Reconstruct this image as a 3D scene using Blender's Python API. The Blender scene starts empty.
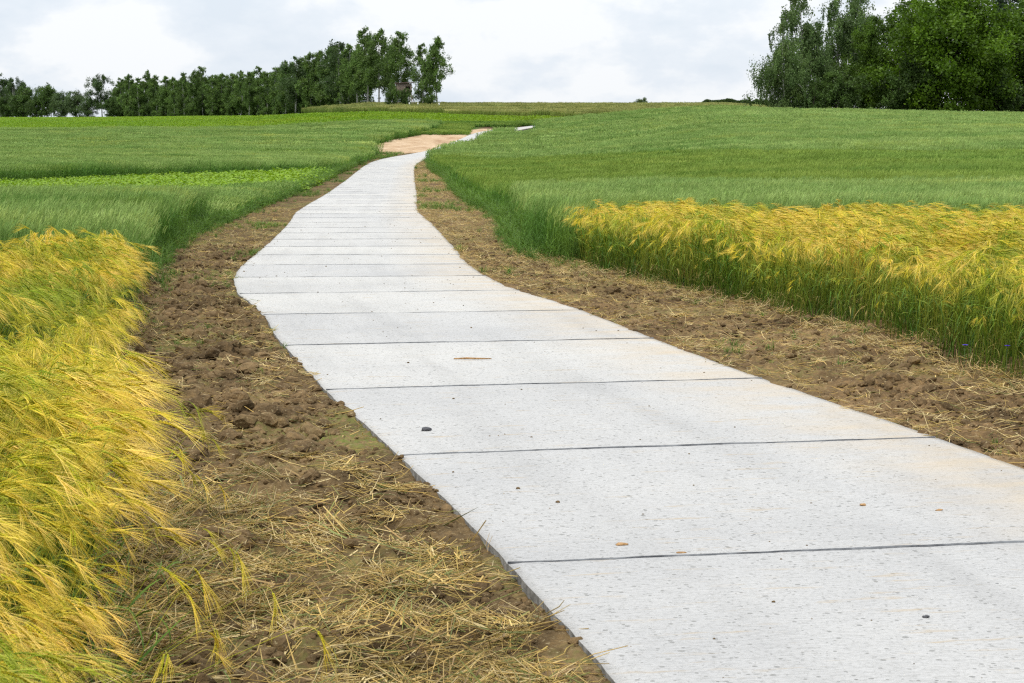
import bpy, bmesh, math, random
import numpy as np
from mathutils import Vector, Matrix, Euler

# ------------------------------------------------------------------ camera, sky, sun, exposure
scene = bpy.context.scene
COLL = scene.collection
R = math.radians
FPX = 2100.0
PITCH = math.atan(213.5 / FPX)
cam_d = bpy.data.cameras.new('camera')
cam = bpy.data.objects.new('camera', cam_d)
COLL.objects.link(cam)
cam.location = (0, 0, 1.8)
cam.rotation_euler = (math.pi / 2 - PITCH, 0, 0)
cam_d.sensor_width = 36.0
cam_d.lens = FPX * 36.0 / 1024.0
cam_d.clip_start = 0.1
cam_d.clip_end = 5000
cam_d.dof.use_dof = True
cam_d.dof.focus_distance = 15.0
cam_d.dof.aperture_fstop = 16.0
scene.camera = cam

SUN_EL, SUN_AZ = R(60), R(214)          # azimuth measured clockwise from +Y
world = bpy.data.worlds.new("World")
scene.world = world
world.use_nodes = True


def N(nt, t, **kw):
    n = nt.nodes.new(t)
    for k, v in kw.items():
        setattr(n, k, v)
    return n


def setup_world():
    nt = world.node_tree
    nt.nodes.clear()
    L = nt.links.new
    out = N(nt, 'ShaderNodeOutputWorld')
    bg = N(nt, 'ShaderNodeBackground')
    bg.inputs['Strength'].default_value = 0.112
    sky = N(nt, 'ShaderNodeTexSky', sky_type='NISHITA')
    sky.sun_disc = False
    sky.sun_elevation = SUN_EL
    sky.sun_rotation = SUN_AZ
    sky.air_density = 1.2
    sky.dust_density = 2.0
    tc = N(nt, 'ShaderNodeTexCoord')
    sep = N(nt, 'ShaderNodeSeparateXYZ')
    L(tc.outputs['Generated'], sep.inputs[0])
    # overcast brightening towards the zenith
    zc = N(nt, 'ShaderNodeMath', operation='MAXIMUM')
    L(sep.outputs['Z'], zc.inputs[0])
    zc.inputs[1].default_value = 0.0
    prof = N(nt, 'ShaderNodeMath', operation='MULTIPLY_ADD')
    L(zc.outputs[0], prof.inputs[0])
    prof.inputs[1].default_value = 0.7
    prof.inputs[2].default_value = 1.0
    # cloud noise on the sky direction, flattened towards the horizon
    mp = N(nt, 'ShaderNodeMapping')
    mp.inputs['Scale'].default_value = (1, 1, 2.0)
    mp.inputs['Location'].default_value = (0.31, 0.2, 0.07)
    L(tc.outputs['Generated'], mp.inputs[0])
    n1 = N(nt, 'ShaderNodeTexNoise')
    n1.inputs['Scale'].default_value = 13.0
    n1.inputs['Detail'].default_value = 7
    n1.inputs['Roughness'].default_value = 0.56
    n1.inputs['Distortion'].default_value = 0.0
    L(mp.outputs[0], n1.inputs['Vector'])
    r1 = N(nt, 'ShaderNodeValToRGB')
    cr = r1.color_ramp
    cr.elements[0].position = 0.40
    cr.elements[0].color = (7.0, 7.7, 8.55, 1)
    cr.elements[1].position = 0.58
    cr.elements[1].color = (8.9, 9.15, 9.45, 1)
    e = cr.elements.new(0.5)
    e.color = (7.7, 8.25, 8.95, 1)
    L(n1.outputs['Fac'], r1.inputs[0])
    cm = N(nt, 'ShaderNodeVectorMath', operation='SCALE')
    L(r1.outputs[0], cm.inputs[0])
    L(prof.outputs[0], cm.inputs['Scale'])
    mix = N(nt, 'ShaderNodeMix', data_type='RGBA')
    mix.inputs['Factor'].default_value = 0.9
    L(sky.outputs[0], mix.inputs['A'])
    L(cm.outputs[0], mix.inputs['B'])
    L(mix.outputs['Result'], bg.inputs['Color'])
    L(bg.outputs[0], out.inputs[0])


setup_world()
sun_d = bpy.data.lights.new('sun', 'SUN')
sun_d.energy = 2.4
sun_d.angle = R(18)
sun_d.color = (1.0, 0.965, 0.91)
sun = bpy.data.objects.new('sun', sun_d)
COLL.objects.link(sun)
sdir = Vector((math.sin(SUN_AZ) * math.cos(SUN_EL), math.cos(SUN_AZ) * math.cos(SUN_EL), math.sin(SUN_EL)))
sun.rotation_euler = (-sdir).to_track_quat('-Z', 'Y').to_euler()
sun.location = (0, -20, 60)
scene.view_settings.view_transform = 'Standard'
scene.view_settings.look = 'None'
scene.view_settings.gamma = 1
scene.view_settings.use_curve_mapping = False
scene.view_settings.exposure = 0.0
scene.cycles.max_bounces = 5
scene.cycles.diffuse_bounces = 3
scene.cycles.glossy_bounces = 2
scene.cycles.transmission_bounces = 3
scene.cycles.use_denoising = False
scene.cycles.filter_width = 1.25

rng = np.random.default_rng(7)
random.seed(7)

# ------------------------------------------------------------------ noise
def _h(ix, iy, seed):
    n = (ix.astype(np.int64) * 374761393 + iy.astype(np.int64) * 668265263 + seed * 1442695041) & 0xffffffff
    n = ((n ^ (n >> 13)) * 1274126177) & 0xffffffff
    n = n ^ (n >> 16)
    return (n & 0xffffff) / float(0xffffff)


def vnoise(x, y, seed=0):
    x = np.asarray(x, float); y = np.asarray(y, float)
    ix = np.floor(x); iy = np.floor(y)
    fx = x - ix; fy = y - iy
    fx = fx * fx * (3 - 2 * fx); fy = fy * fy * (3 - 2 * fy)
    a = _h(ix, iy, seed); b = _h(ix + 1, iy, seed); c = _h(ix, iy + 1, seed); d = _h(ix + 1, iy + 1, seed)
    return (a * (1 - fx) + b * fx) * (1 - fy) + (c * (1 - fx) + d * fx) * fy


def fbm(x, y, oct=4, seed=0, gain=0.5):
    s = 0; a = 1.0; t = 0
    for k in range(oct):
        s = s + a * vnoise(x * 2 ** k + 17.3 * k, y * 2 ** k - 9.1 * k, seed + k)
        t += a; a *= gain
    return s / t


# ------------------------------------------------------------------ terrain
DK = [0,20,25,30,36,45,55,75,98,120,134,150,170,200,220,260,300,330,360,400,500,600,1500]
TCOLS = [(-.245,[0,0,-.05,-.12,-.2,-.3,-.38,-.5,-.5,-.35,-.2,0,.25,.7,1.0,1.6,2.3,2.75,3.1,3.5,4.2,4.5,4.5]),
(-.12,[0,0,-.05,-.12,-.2,-.3,-.38,-.5,-.55,-.5,-.4,-.2,.1,.7,1.1,2.1,3.1,3.6,3.85,4.0,4.2,4.4,4.4]),
(-.065,[0,0,-.05,-.12,-.2,-.3,-.38,-.52,-.63,-.62,-.55,-.32,.05,.95,1.7,3.1,4.4,5.0,5.3,5.2,5.1,5,3]),
(0,[0,0,-.05,-.12,-.2,-.3,-.38,-.52,-.63,-.62,-.55,-.32,.05,.95,1.6,3.0,4.2,4.95,5.3,5.3,5.1,5,3]),
(.10,[0,0,-.05,-.12,-.2,-.27,-.27,-.1,.3,.85,1.2,1.65,2.2,3.0,3.4,4.1,4.6,4.95,5.0,5.0,5,5,3]),
(.135,[0,0,-.05,-.12,-.2,-.25,-.23,0,.4,.95,1.3,1.7,2.2,2.85,3.15,3.5,3.8,3.9,3.9,3.9,3.9,3.9,3]),
(.245,[0,0,-.05,-.12,-.2,-.25,-.2,.05,.5,1.05,1.4,1.75,2.1,2.5,2.6,2.8,2.9,2.9,2.9,2.9,2.9,2.9,2.5])]
TU = np.array([c[0] for c in TCOLS])
YG = np.arange(-40, 1600, .5)


def _smooth(c):
    z = np.interp(YG, DK, c)
    k = np.hanning(25); k /= k.sum()
    w = np.clip((YG - 8) / 20, 0, 1)
    zz = np.convolve(np.pad(z, 12, mode='edge'), k, mode='valid')
    return z * (1 - w) + zz * w


TTAB = np.array([_smooth(c[1]) for c in TCOLS])


def T(x, y):
    """height of the concrete level; the bare ground lies a little lower"""
    x = np.asarray(x, float); y = np.asarray(y, float)
    x, y = np.broadcast_arrays(x, y)
    u = np.clip(x / np.maximum(y, 5.0), -.245, .245)
    cols = np.array([np.interp(y, YG, r) for r in TTAB])
    k = np.clip(np.searchsorted(TU, u) - 1, 0, len(TU) - 2)
    f = (u - TU[k]) / (TU[k + 1] - TU[k])
    a = np.take_along_axis(cols, k[None], 0)[0] if k.ndim else cols[k]
    b = np.take_along_axis(cols, (k + 1)[None], 0)[0] if k.ndim else cols[k + 1]
    return a * (1 - f) + b * f


GZ = -0.08        # bare ground below concrete

# path centre line (x, y)
PC = [(4.9,-14),(3.9,-6),(3.0,0),(2.45,3.5),(1.96,6.7),(1.52,9),(.90,11.98),(.24,14.86),(-.41,18.1),(-.98,21.3),(-1.53,23.9),(-1.95,26.9),
      (-2.25,30.26),(-2.5,34.16),(-2.93,40.5),(-3.45,47.7),(-4.08,55.7),(-4.87,72.6),(-6.12,98),(-7.2,121),(-7.68,134),
      (-7.7,143),(-7.2,151),(-6.0,160),(-4.95,170),(-4.0,183),(-3.1,196),(-2.5,206),(-1.6,214),(.1,221),(3.2,227),(7.5,231),(14,234),(24,236)]


def catmull(P, n=24):
    P = np.array(P, float)
    out = []
    for i in range(len(P) - 1):
        p0 = P[max(i - 1, 0)]; p1 = P[i]; p2 = P[i + 1]; p3 = P[min(i + 2, len(P) - 1)]
        m1 = (p2 - p0) / 2; m2 = (p3 - p1) / 2
        # scale tangents to the local segment, keeps uneven spacing smooth
        l = np.linalg.norm(p2 - p1)
        m1 = m1 / (np.linalg.norm(m1) + 1e-9) * l; m2 = m2 / (np.linalg.norm(m2) + 1e-9) * l
        for t in np.arange(n) / n:
            out.append((2*t**3-3*t**2+1)*p1 + (t**3-2*t**2+t)*m1 + (-2*t**3+3*t**2)*p2 + (t**3-t**2)*m2)
    out.append(P[-1])
    return np.array(out)


CL = catmull(PC)
CS = np.concatenate([[0], np.cumsum(np.linalg.norm(np.diff(CL, axis=0), axis=1))])
HALFW = 1.59


def centre(s):
    s = np.asarray(s, float)
    x = np.interp(s, CS, CL[:, 0]); y = np.interp(s, CS, CL[:, 1])
    e = 0.25
    dx = np.interp(s + e, CS, CL[:, 0]) - np.interp(s - e, CS, CL[:, 0])
    dy = np.interp(s + e, CS, CL[:, 1]) - np.interp(s - e, CS, CL[:, 1])
    l = np.hypot(dx, dy) + 1e-9
    return x, y, dy / l, -dx / l      # point and right-hand normal


def off(s, t):
    x, y, nx, ny = centre(s)
    return x + nx * t, y + ny * t


def dist_path(x, y):
    """distance to the centre line (vectorised, coarse)"""
    P = CL[::4]
    x = np.asarray(x); y = np.asarray(y)
    out = np.full(x.shape, 1e9)
    for i in range(0, len(P)):
        out = np.minimum(out, (x - P[i, 0]) ** 2 + (y - P[i, 1]) ** 2)
    return np.sqrt(out)


# field edges beside the verges: x of the crop edge against distance y
XL_Y = [-10,0,6.8,12,21,26,30,41,50,60,77,109,145,162,166,176,196,209,216,222,400]
XL_X = [-.6,-1.0,-1.43,-2.42,-3.95,-4.6,-5.3,-6.5,-6.9,-7.4,-8.1,-9.5,-10.6,-10.9,-12,-12.4,-11.2,-9.0,-6.8,-3,-3]
XR_Y = [-10,0,6,11,15.1,15.8,16.8,18.6,20,22,24,26,29.6,31.4,33.4,40.5,51.6,60,81,100,115,132,145,152]
XR_X = [9,7,5.7,4.6,3.72,3.6,3.5,3.3,2.85,2.4,2.0,1.55,1.0,.6,.3,.1,0,-.8,-2.0,-2.7,-3.9,-4.9,-4.9,-4.6]


def xl(y): return np.interp(y, XL_Y, XL_X)
def xr(y): return np.interp(y, XR_Y, XR_X)


def xc(y): return np.interp(y, CL[:, 1], CL[:, 0])


# ------------------------------------------------------------------ helpers
def tag(o, label=None, cat=None, group=None, kind=None):
    if label: o['label'] = label
    if cat: o['category'] = cat
    if group: o['group'] = group
    if kind: o['kind'] = kind
    return o


def mesh_np(name, V, F, mats=(), cols=None, mi=None, smooth=False, uv=None):
    """V (n,3); F list of (m,k) int arrays or a list of tuples"""
    me = bpy.data.meshes.new(name)
    V = np.asarray(V, np.float32)
    if isinstance(F, np.ndarray):
        F = [F]
    if len(F) and isinstance(F[0], (tuple, list)):
        me.from_pydata([tuple(v) for v in V], [], F)
    else:
        lens = np.concatenate([np.full(len(f), f.shape[1], np.int32) for f in F])
        loops = np.concatenate([f.reshape(-1) for f in F]).astype(np.int32)
        me.vertices.add(len(V))
        me.vertices.foreach_set('co', V.reshape(-1))
        me.loops.add(len(loops))
        me.loops.foreach_set('vertex_index', loops)
        me.polygons.add(len(lens))
        st = np.concatenate([[0], np.cumsum(lens)[:-1]]).astype(np.int32)
        me.polygons.foreach_set('loop_start', st)
        me.update(calc_edges=True)
    for m in mats:
        me.materials.append(m)
    if mi is not None:
        me.polygons.foreach_set('material_index', np.asarray(mi, np.int32))
    if cols is not None:
        a = me.attributes.new('Col', 'FLOAT_COLOR', 'POINT')
        c = np.ones((len(V), 4), np.float32); c[:, :3] = cols
        a.data.foreach_set('color', c.reshape(-1))
    if uv is not None:
        a = me.attributes.new('puv', 'FLOAT_VECTOR', 'POINT')
        a.data.foreach_set('vector', np.asarray(uv, np.float32).reshape(-1))
    if smooth:
        me.polygons.foreach_set('use_smooth', np.ones(len(me.polygons), bool))
    me.update()
    return me


def link(name, me, parent=None, loc=None):
    o = bpy.data.objects.new(name, me)
    COLL.objects.link(o)
    if parent: o.parent = parent
    if loc is not None: o.location = loc
    return o


class MB:
    """collects numpy pieces with colours into one mesh"""
    def __init__(s):
        s.V = []; s.Q = []; s.Tr = []; s.C = []; s.n = 0

    def add(s, V, quads=None, tris=None, col=(1, 1, 1)):
        V = np.asarray(V, float)
        c = np.asarray(col, float)
        if c.ndim == 1: c = np.repeat(c[None], len(V), 0)
        s.V.append(V); s.C.append(c)
        if quads is not None and len(quads): s.Q.append(np.asarray(quads) + s.n)
        if tris is not None and len(tris): s.Tr.append(np.asarray(tris) + s.n)
        s.n += len(V)

    def mesh(s, name, mats=(), smooth=False):
        F = []
        if s.Q: F.append(np.concatenate(s.Q))
        if s.Tr: F.append(np.concatenate(s.Tr))
        return mesh_np(name, np.concatenate(s.V), F, mats, np.concatenate(s.C), smooth=smooth)

    def ribbon(s, P, W, side, col):
        """flat ribbon along points P with widths W, side = unit vector across"""
        P = np.asarray(P, float); W = np.asarray(W, float)[:, None]
        side = np.asarray(side, float)
        if side.ndim == 1: side = np.repeat(side[None], len(P), 0)
        a = P - side * W / 2; b = P + side * W / 2
        n = len(P)
        V = np.empty((2 * n, 3)); V[0::2] = a; V[1::2] = b
        q = np.array([[2*i, 2*i+1, 2*i+3, 2*i+2] for i in range(n - 1)])
        c = np.asarray(col, float)
        if c.ndim == 2: c = np.repeat(c, 2, 0)
        s.add(V, q, None, c)

    def tube(s, P, rad, k=5, col=(1, 1, 1), cap=True):
        P = np.asarray(P, float); n = len(P)
        rad = np.broadcast_to(np.asarray(rad, float), (n,))
        t = np.gradient(P, axis=0); t /= np.linalg.norm(t, axis=1)[:, None] + 1e-9
        ref = np.array([0, 0, 1.]) if abs(t[0, 2]) < .9 else np.array([1., 0, 0])
        V = []
        for i in range(n):
            a = np.cross(t[i], ref); a /= np.linalg.norm(a) + 1e-9
            b = np.cross(t[i], a)
            for j in range(k):
                w = 2 * math.pi * j / k
                V.append(P[i] + rad[i] * (math.cos(w) * a + math.sin(w) * b))
        q = [[i*k+j, i*k+(j+1) % k, (i+1)*k+(j+1) % k, (i+1)*k+j] for i in range(n - 1) for j in range(k)]
        tr = []
        if cap:
            V.append(P[0]); V.append(P[-1])
            tr = [[n*k, (j+1) % k, j] for j in range(k)] + [[n*k+1, (n-1)*k+j, (n-1)*k+(j+1) % k] for j in range(k)]
        c = np.asarray(col, float)
        if c.ndim == 2:
            c = np.repeat(c, k, 0)
            if cap: c = np.vstack([c, c[:1], c[-1:]])
        s.add(V, q, tr, c)

    def box(s, lo, hi, col=(1, 1, 1), M=None):
        x0, y0, z0 = lo; x1, y1, z1 = hi
        V = np.array([[x0,y0,z0],[x1,y0,z0],[x1,y1,z0],[x0,y1,z0],[x0,y0,z1],[x1,y0,z1],[x1,y1,z1],[x0,y1,z1]], float)
        if M is not None: V = np.array([list(M @ Vector(v)) for v in V])
        s.add(V, [[0,3,2,1],[4,5,6,7],[0,1,5,4],[1,2,6,5],[2,3,7,6],[3,0,4,7]], None, col)


def ramp(nt, stops, fac):
    r = N(nt, 'ShaderNodeValToRGB')
    e = r.color_ramp.elements
    while len(e) < len(stops): e.new(0.5)
    for k, (p, c) in enumerate(stops):
        e[k].position = p; e[k].color = (*c, 1)
    nt.links.new(fac, r.inputs[0])
    return r.outputs[0]


def noise(nt, vec, scale, detail=3, rough=0.5, dist=0.0):
    n = N(nt, 'ShaderNodeTexNoise')
    n.inputs['Scale'].default_value = scale
    n.inputs['Detail'].default_value = detail
    n.inputs['Roughness'].default_value = rough
    n.inputs['Distortion'].default_value = dist
    nt.links.new(vec, n.inputs['Vector'])
    return n.outputs['Fac']


def mapping(nt, vec, scale=(1, 1, 1), loc=(0, 0, 0), rot=(0, 0, 0)):
    m = N(nt, 'ShaderNodeMapping')
    m.inputs['Scale'].default_value = scale
    m.inputs['Location'].default_value = loc
    m.inputs['Rotation'].default_value = rot
    nt.links.new(vec, m.inputs[0])
    return m.outputs[0]


def mixc(nt, fac, a, b, mode='MIX'):
    m = N(nt, 'ShaderNodeMix', data_type='RGBA', blend_type=mode)
    for sock, v in ((m.inputs['Factor'], fac), (m.inputs['A'], a), (m.inputs['B'], b)):
        if hasattr(v, 'links'): nt.links.new(v, sock)
        elif isinstance(v, (int, float)): sock.default_value = v
        else: sock.default_value = (*v, 1)
    return m.outputs['Result']


def new_mat(name):
    m = bpy.data.materials.new(name)
    m.use_nodes = True
    nt = m.node_tree
    nt.nodes.clear()
    out = N(nt, 'ShaderNodeOutputMaterial')
    p = N(nt, 'ShaderNodeBsdfPrincipled')
    nt.links.new(p.outputs[0], out.inputs[0])
    return m, nt, p, out


def plant_mat(name, tints, scale=0.3, stretch=(1, 1, 1), trans=0.3, rough=0.55, rand=0.3, detail=3, spec=0.25, streak=None):
    """colour from the vertex colour, tinted by patches of the field (world position) and per plant"""
    m, nt, p, out = new_mat(name)
    L = nt.links.new
    at = N(nt, 'ShaderNodeAttribute', attribute_name='Col')
    geo = N(nt, 'ShaderNodeNewGeometry')
    v = mapping(nt, geo.outputs['Position'], stretch)
    f = noise(nt, v, scale, detail, 0.55)
    t = ramp(nt, tints, f)
    c = mixc(nt, 1.0, at.outputs['Color'], t, 'MULTIPLY')
    if streak:
        v2 = mapping(nt, geo.outputs['Position'], streak[0])
        f2 = noise(nt, v2, 1.0, 3, 0.5)
        t2 = ramp(nt, streak[1], f2)
        c = mixc(nt, 1.0, c, t2, 'MULTIPLY')
    oi = N(nt, 'ShaderNodeObjectInfo')
    ma = N(nt, 'ShaderNodeMath', operation='MULTIPLY_ADD')
    L(oi.outputs['Random'], ma.inputs[0]); ma.inputs[1].default_value = rand; ma.inputs[2].default_value = 1 - rand / 2
    sc = N(nt, 'ShaderNodeVectorMath', operation='SCALE')
    L(c, sc.inputs[0]); L(ma.outputs[0], sc.inputs['Scale'])
    L(sc.outputs[0], p.inputs['Base Color'])
    p.inputs['Roughness'].default_value = rough
    p.inputs['Specular IOR Level'].default_value = spec
    tr = N(nt, 'ShaderNodeBsdfTranslucent')
    L(sc.outputs[0], tr.inputs['Color'])
    mx = N(nt, 'ShaderNodeMixShader')
    mx.inputs[0].default_value = trans
    L(p.outputs[0], mx.inputs[1]); L(tr.outputs[0], mx.inputs[2]); L(mx.outputs[0], out.inputs[0])
    return m


def scatter(name, P, protos, rot=None, scl=None, idx=None, label=None, cat=None, parent=None):
    """one object whose points carry prototype meshes (the stuff nobody could count)"""
    n = len(P)
    me = bpy.data.meshes.new(name)
    me.vertices.add(n)
    me.vertices.foreach_set('co', np.asarray(P, np.float32).reshape(-1))
    rot = np.zeros((n, 3)) if rot is None else rot
    scl = np.ones(n) if scl is None else scl
    scl = np.repeat(scl[:, None], 3, 1) if scl.ndim == 1 else scl
    idx = rng.integers(0, len(protos), n) if idx is None else idx
    a = me.attributes.new('prot', 'FLOAT_VECTOR', 'POINT'); a.data.foreach_set('vector', np.asarray(rot, np.float32).reshape(-1))
    a = me.attributes.new('pscl', 'FLOAT_VECTOR', 'POINT'); a.data.foreach_set('vector', np.asarray(scl, np.float32).reshape(-1))
    a = me.attributes.new('pidx', 'INT', 'POINT'); a.data.foreach_set('value', np.asarray(idx, np.int32))
    me.update()
    o = link(name, me, parent)
    col = bpy.data.collections.new(name + '_kinds')
    for k, pm in enumerate(protos):
        po = bpy.data.objects.new('%s_kind_%02d' % (name, k), pm)
        col.objects.link(po)
    ng = bpy.data.node_groups.new(name + '_scatter', 'GeometryNodeTree')
    ng.interface.new_socket('Geometry', in_out='INPUT', socket_type='NodeSocketGeometry')
    ng.interface.new_socket('Geometry', in_out='OUTPUT', socket_type='NodeSocketGeometry')
    gi = ng.nodes.new('NodeGroupInput'); go = ng.nodes.new('NodeGroupOutput')
    ip = ng.nodes.new('GeometryNodeInstanceOnPoints')
    ci = ng.nodes.new('GeometryNodeCollectionInfo')
    ci.inputs['Collection'].default_value = col
    ci.inputs['Separate Children'].default_value = True
    ci.inputs['Reset Children'].default_value = True
    def na(nm, ty):
        q = ng.nodes.new('GeometryNodeInputNamedAttribute'); q.data_type = ty
        q.inputs['Name'].default_value = nm
        return q.outputs['Attribute']
    e2r = ng.nodes.new('FunctionNodeEulerToRotation')
    L = ng.links.new
    L(na('prot', 'FLOAT_VECTOR'), e2r.inputs[0])
    L(gi.outputs[0], ip.inputs['Points'])
    L(ci.outputs[0], ip.inputs['Instance'])
    ip.inputs['Pick Instance'].default_value = True
    L(na('pidx', 'INT'), ip.inputs['Instance Index'])
    L(e2r.outputs[0], ip.inputs['Rotation'])
    L(na('pscl', 'FLOAT_VECTOR'), ip.inputs['Scale'])
    L(ip.outputs[0], go.inputs[0])
    md = o.modifiers.new('scatter', 'NODES')
    md.node_group = ng
    tag(o, label, cat, None, 'stuff')
    return o


def jitter_grid(x0, x1, y0, y1, sp, jit=0.5):
    xs = np.arange(x0, x1, sp); ys = np.arange(y0, y1, sp)
    X, Y = np.meshgrid(xs, ys)
    X = X.ravel() + rng.uniform(-jit, jit, X.size) * sp
    Y = Y.ravel() + rng.uniform(-jit, jit, Y.size) * sp
    return X, Y


# ------------------------------------------------------------------ ground
def ground_material():
    m, nt, p, out = new_mat('ground_soil_and_stubble')
    geo = N(nt, 'ShaderNodeNewGeometry')
    v = geo.outputs['Position']
    a = noise(nt, v, 1.4, 6, 0.6)
    soil = ramp(nt, [(0.3, (.045, .028, .014)), (0.5, (.10, .064, .034)), (0.7, (.17, .115, .06))], a)
    g = noise(nt, v, 0.35, 4, 0.6)
    green = ramp(nt, [(0.35, (.045, .085, .015)), (0.65, (.09, .15, .025))], g)
    at = N(nt, 'ShaderNodeAttribute', attribute_name='Col')
    c = mixc(nt, at.outputs['Fac'], soil, green)
    nt.links.new(c, p.inputs['Base Color'])
    p.inputs['Roughness'].default_value = 0.95
    p.inputs['Specular IOR Level'].default_value = 0.1
    return m


def build_ground():
    ys = np.concatenate([np.arange(-60, 4, 4), np.arange(4, 60, 1.0), np.arange(60, 260, 2.5), np.geomspace(260, 1500, 60)])
    base = np.concatenate([-np.geomspace(1400, 30, 26), np.linspace(-28, 28, 57), np.geomspace(30, 1400, 26)])
    X, Y = np.meshgrid(base, ys)
    Z = T(X, Y) - 0.13 + 0.02 * (fbm(X * .7, Y * .7, 3, 5) - .5)
    far = np.abs(X) / np.maximum(Y, 5) > .3
    nx = len(base); ny = len(ys)
    i = np.arange(nx * ny).reshape(ny, nx)
    q = np.stack([i[:-1, :-1], i[:-1, 1:], i[1:, 1:], i[1:, :-1]], -1).reshape(-1, 4)
    V = np.stack([X.ravel(), Y.ravel(), Z.ravel()], 1)
    # green where crops or grass grow, soil beside the path
    gx = (X < xl(Y) - .3) | (X > np.where(Y < 152, xr(Y), xc(Y)) + .3)
    g = gx.ravel().astype(float)
    me = mesh_np('ground', V, q, [ground_material()], np.stack([g, g, g], 1), smooth=True)
    o = link('ground', me); tag(o, kind='structure')


build_ground()


# ------------------------------------------------------------------ concrete path
def concrete_material():
    m, nt, p, out = new_mat('brushed_concrete')
    L = nt.links.new
    at = N(nt, 'ShaderNodeAttribute', attribute_name='puv')   # x across, y along (metres), z slab number
    sep = N(nt, 'ShaderNodeSeparateXYZ'); L(at.outputs['Vector'], sep.inputs[0])
    uv = N(nt, 'ShaderNodeCombineXYZ'); L(sep.outputs[0], uv.inputs[0]); L(sep.outputs[1], uv.inputs[1])
    uvv = uv.outputs[0]
    # per slab tint
    wn = N(nt, 'ShaderNodeTexWhiteNoise', noise_dimensions='1D')
    L(sep.outputs[2], wn.inputs['W'])
    big = noise(nt, uvv, 0.5, 5, 0.6)
    base = ramp(nt, [(0.3, (.475, .468, .455)), (0.5, (.53, .52, .50)), (0.72, (.565, .552, .525))], big)
    slab = ramp(nt, [(0.0, (.90, .90, .905)), (1.0, (1.03, 1.02, .995))], wn.outputs[0])
    c = mixc(nt, 1.0, base, slab, 'MULTIPLY')
    # brushing across the slab
    br = noise(nt, mapping(nt, uvv, (9, 190, 1)), 1.0, 4, 0.65)
    brc = ramp(nt, [(0.3, (.62, .62, .61)), (0.46, (.95, .95, .945)), (0.62, (1.06, 1.06, 1.06))], br)
    c = mixc(nt, 0.9, c, brc, 'MULTIPLY')
    # mottling
    mo = noise(nt, uvv, 45, 3, 0.7)
    c = mixc(nt, 1.0, c, ramp(nt, [(0.3, (.74, .74, .73)), (0.5, (1, 1, 1))], mo), 'MULTIPLY')
    # dark pits, flattened by the brushing
    def pits(sc, thr, seed, dark):
        nonlocal c
        vo = N(nt, 'ShaderNodeTexVoronoi', feature='F1')
        vo.inputs['Scale'].default_value = 1.0
        L(mapping(nt, uvv, (sc, sc * .95, 1), (seed, seed * 2, 0)), vo.inputs['Vector'])
        csep = N(nt, 'ShaderNodeSeparateColor'); L(vo.outputs['Color'], csep.inputs[0])
        rad = N(nt, 'ShaderNodeMath', operation='MULTIPLY'); L(csep.outputs[0], rad.inputs[0]); rad.inputs[1].default_value = thr
        pw = N(nt, 'ShaderNodeMath', operation='POWER'); L(csep.outputs[1], pw.inputs[0]); pw.inputs[1].default_value = 2.0
        rr = N(nt, 'ShaderNodeMath', operation='MULTIPLY'); L(rad.outputs[0], rr.inputs[0]); L(pw.outputs[0], rr.inputs[1])
        lt = N(nt, 'ShaderNodeMath', operation='LESS_THAN'); L(vo.outputs['Distance'], lt.inputs[0]); L(rr.outputs[0], lt.inputs[1])
        c = mixc(nt, lt.outputs[0], c, dark)
        return lt.outputs[0]
    p1 = pits(20, .22, 3.1, (.22, .215, .205))
    p2 = pits(42, .60, 7.7, (.27, .265, .25))
    p3 = pits(6.5, .075, 1.3, (.13, .13, .13))
    # earth brought on to the concrete: right rim and loose streaks
    ax = N(nt, 'ShaderNodeMath', operation='MULTIPLY_ADD'); L(sep.outputs[0], ax.inputs[0]); ax.inputs[1].default_value = 1.0; ax.inputs[2].default_value = -0.45
    rim = N(nt, 'ShaderNodeMath', operation='MULTIPLY', use_clamp=True); L(ax.outputs[0], rim.inputs[0]); rim.inputs[1].default_value = 0.95
    sn = noise(nt, mapping(nt, uvv, (1.3, 2.6, 1)), 1.0, 5, 0.65)
    snr = N(nt, 'ShaderNodeMapRange'); L(sn, snr.inputs[0]); snr.inputs[1].default_value = .35; snr.inputs[2].default_value = .7
    sm = N(nt, 'ShaderNodeMath', operation='MULTIPLY', use_clamp=True); L(rim.outputs[0], sm.inputs[0]); L(snr.outputs[0], sm.inputs[1])
    sm2 = N(nt, 'ShaderNodeMath', operation='MULTIPLY'); L(sm.outputs[0], sm2.inputs[0]); sm2.inputs[1].default_value = 1.0
    c = mixc(nt, sm2.outputs[0], c, (.52, .43, .31))
    st = noise(nt, mapping(nt, uvv, (2.2, 12, 1), (4, 9, 0)), 1.0, 5, 0.7)
    str_ = N(nt, 'ShaderNodeMapRange'); L(st, str_.inputs[0]); str_.inputs[1].default_value = .585; str_.inputs[2].default_value = .76
    stm = N(nt, 'ShaderNodeMath', operation='MULTIPLY', use_clamp=True); L(str_.outputs[0], stm.inputs[0]); stm.inputs[1].default_value = 1.0
    c = mixc(nt, stm.outputs[0], c, (.44, .34, .21))
    # grey tyre smears
    ty = noise(nt, mapping(nt, uvv, (2.5, .16, 1), (1, 3, 0)), 1.0, 4, 0.6)
    c = mixc(nt, 1.0, c, ramp(nt, [(0.28, (.90, .90, .90)), (0.52, (1, 1, 1))], ty), 'MULTIPLY')
    # sides: darker mottled concrete
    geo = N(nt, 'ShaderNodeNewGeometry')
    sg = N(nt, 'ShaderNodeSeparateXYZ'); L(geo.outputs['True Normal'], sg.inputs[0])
    lt = N(nt, 'ShaderNodeMath', operation='LESS_THAN'); L(sg.outputs[2], lt.inputs[0]); lt.inputs[1].default_value = .6
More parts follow.
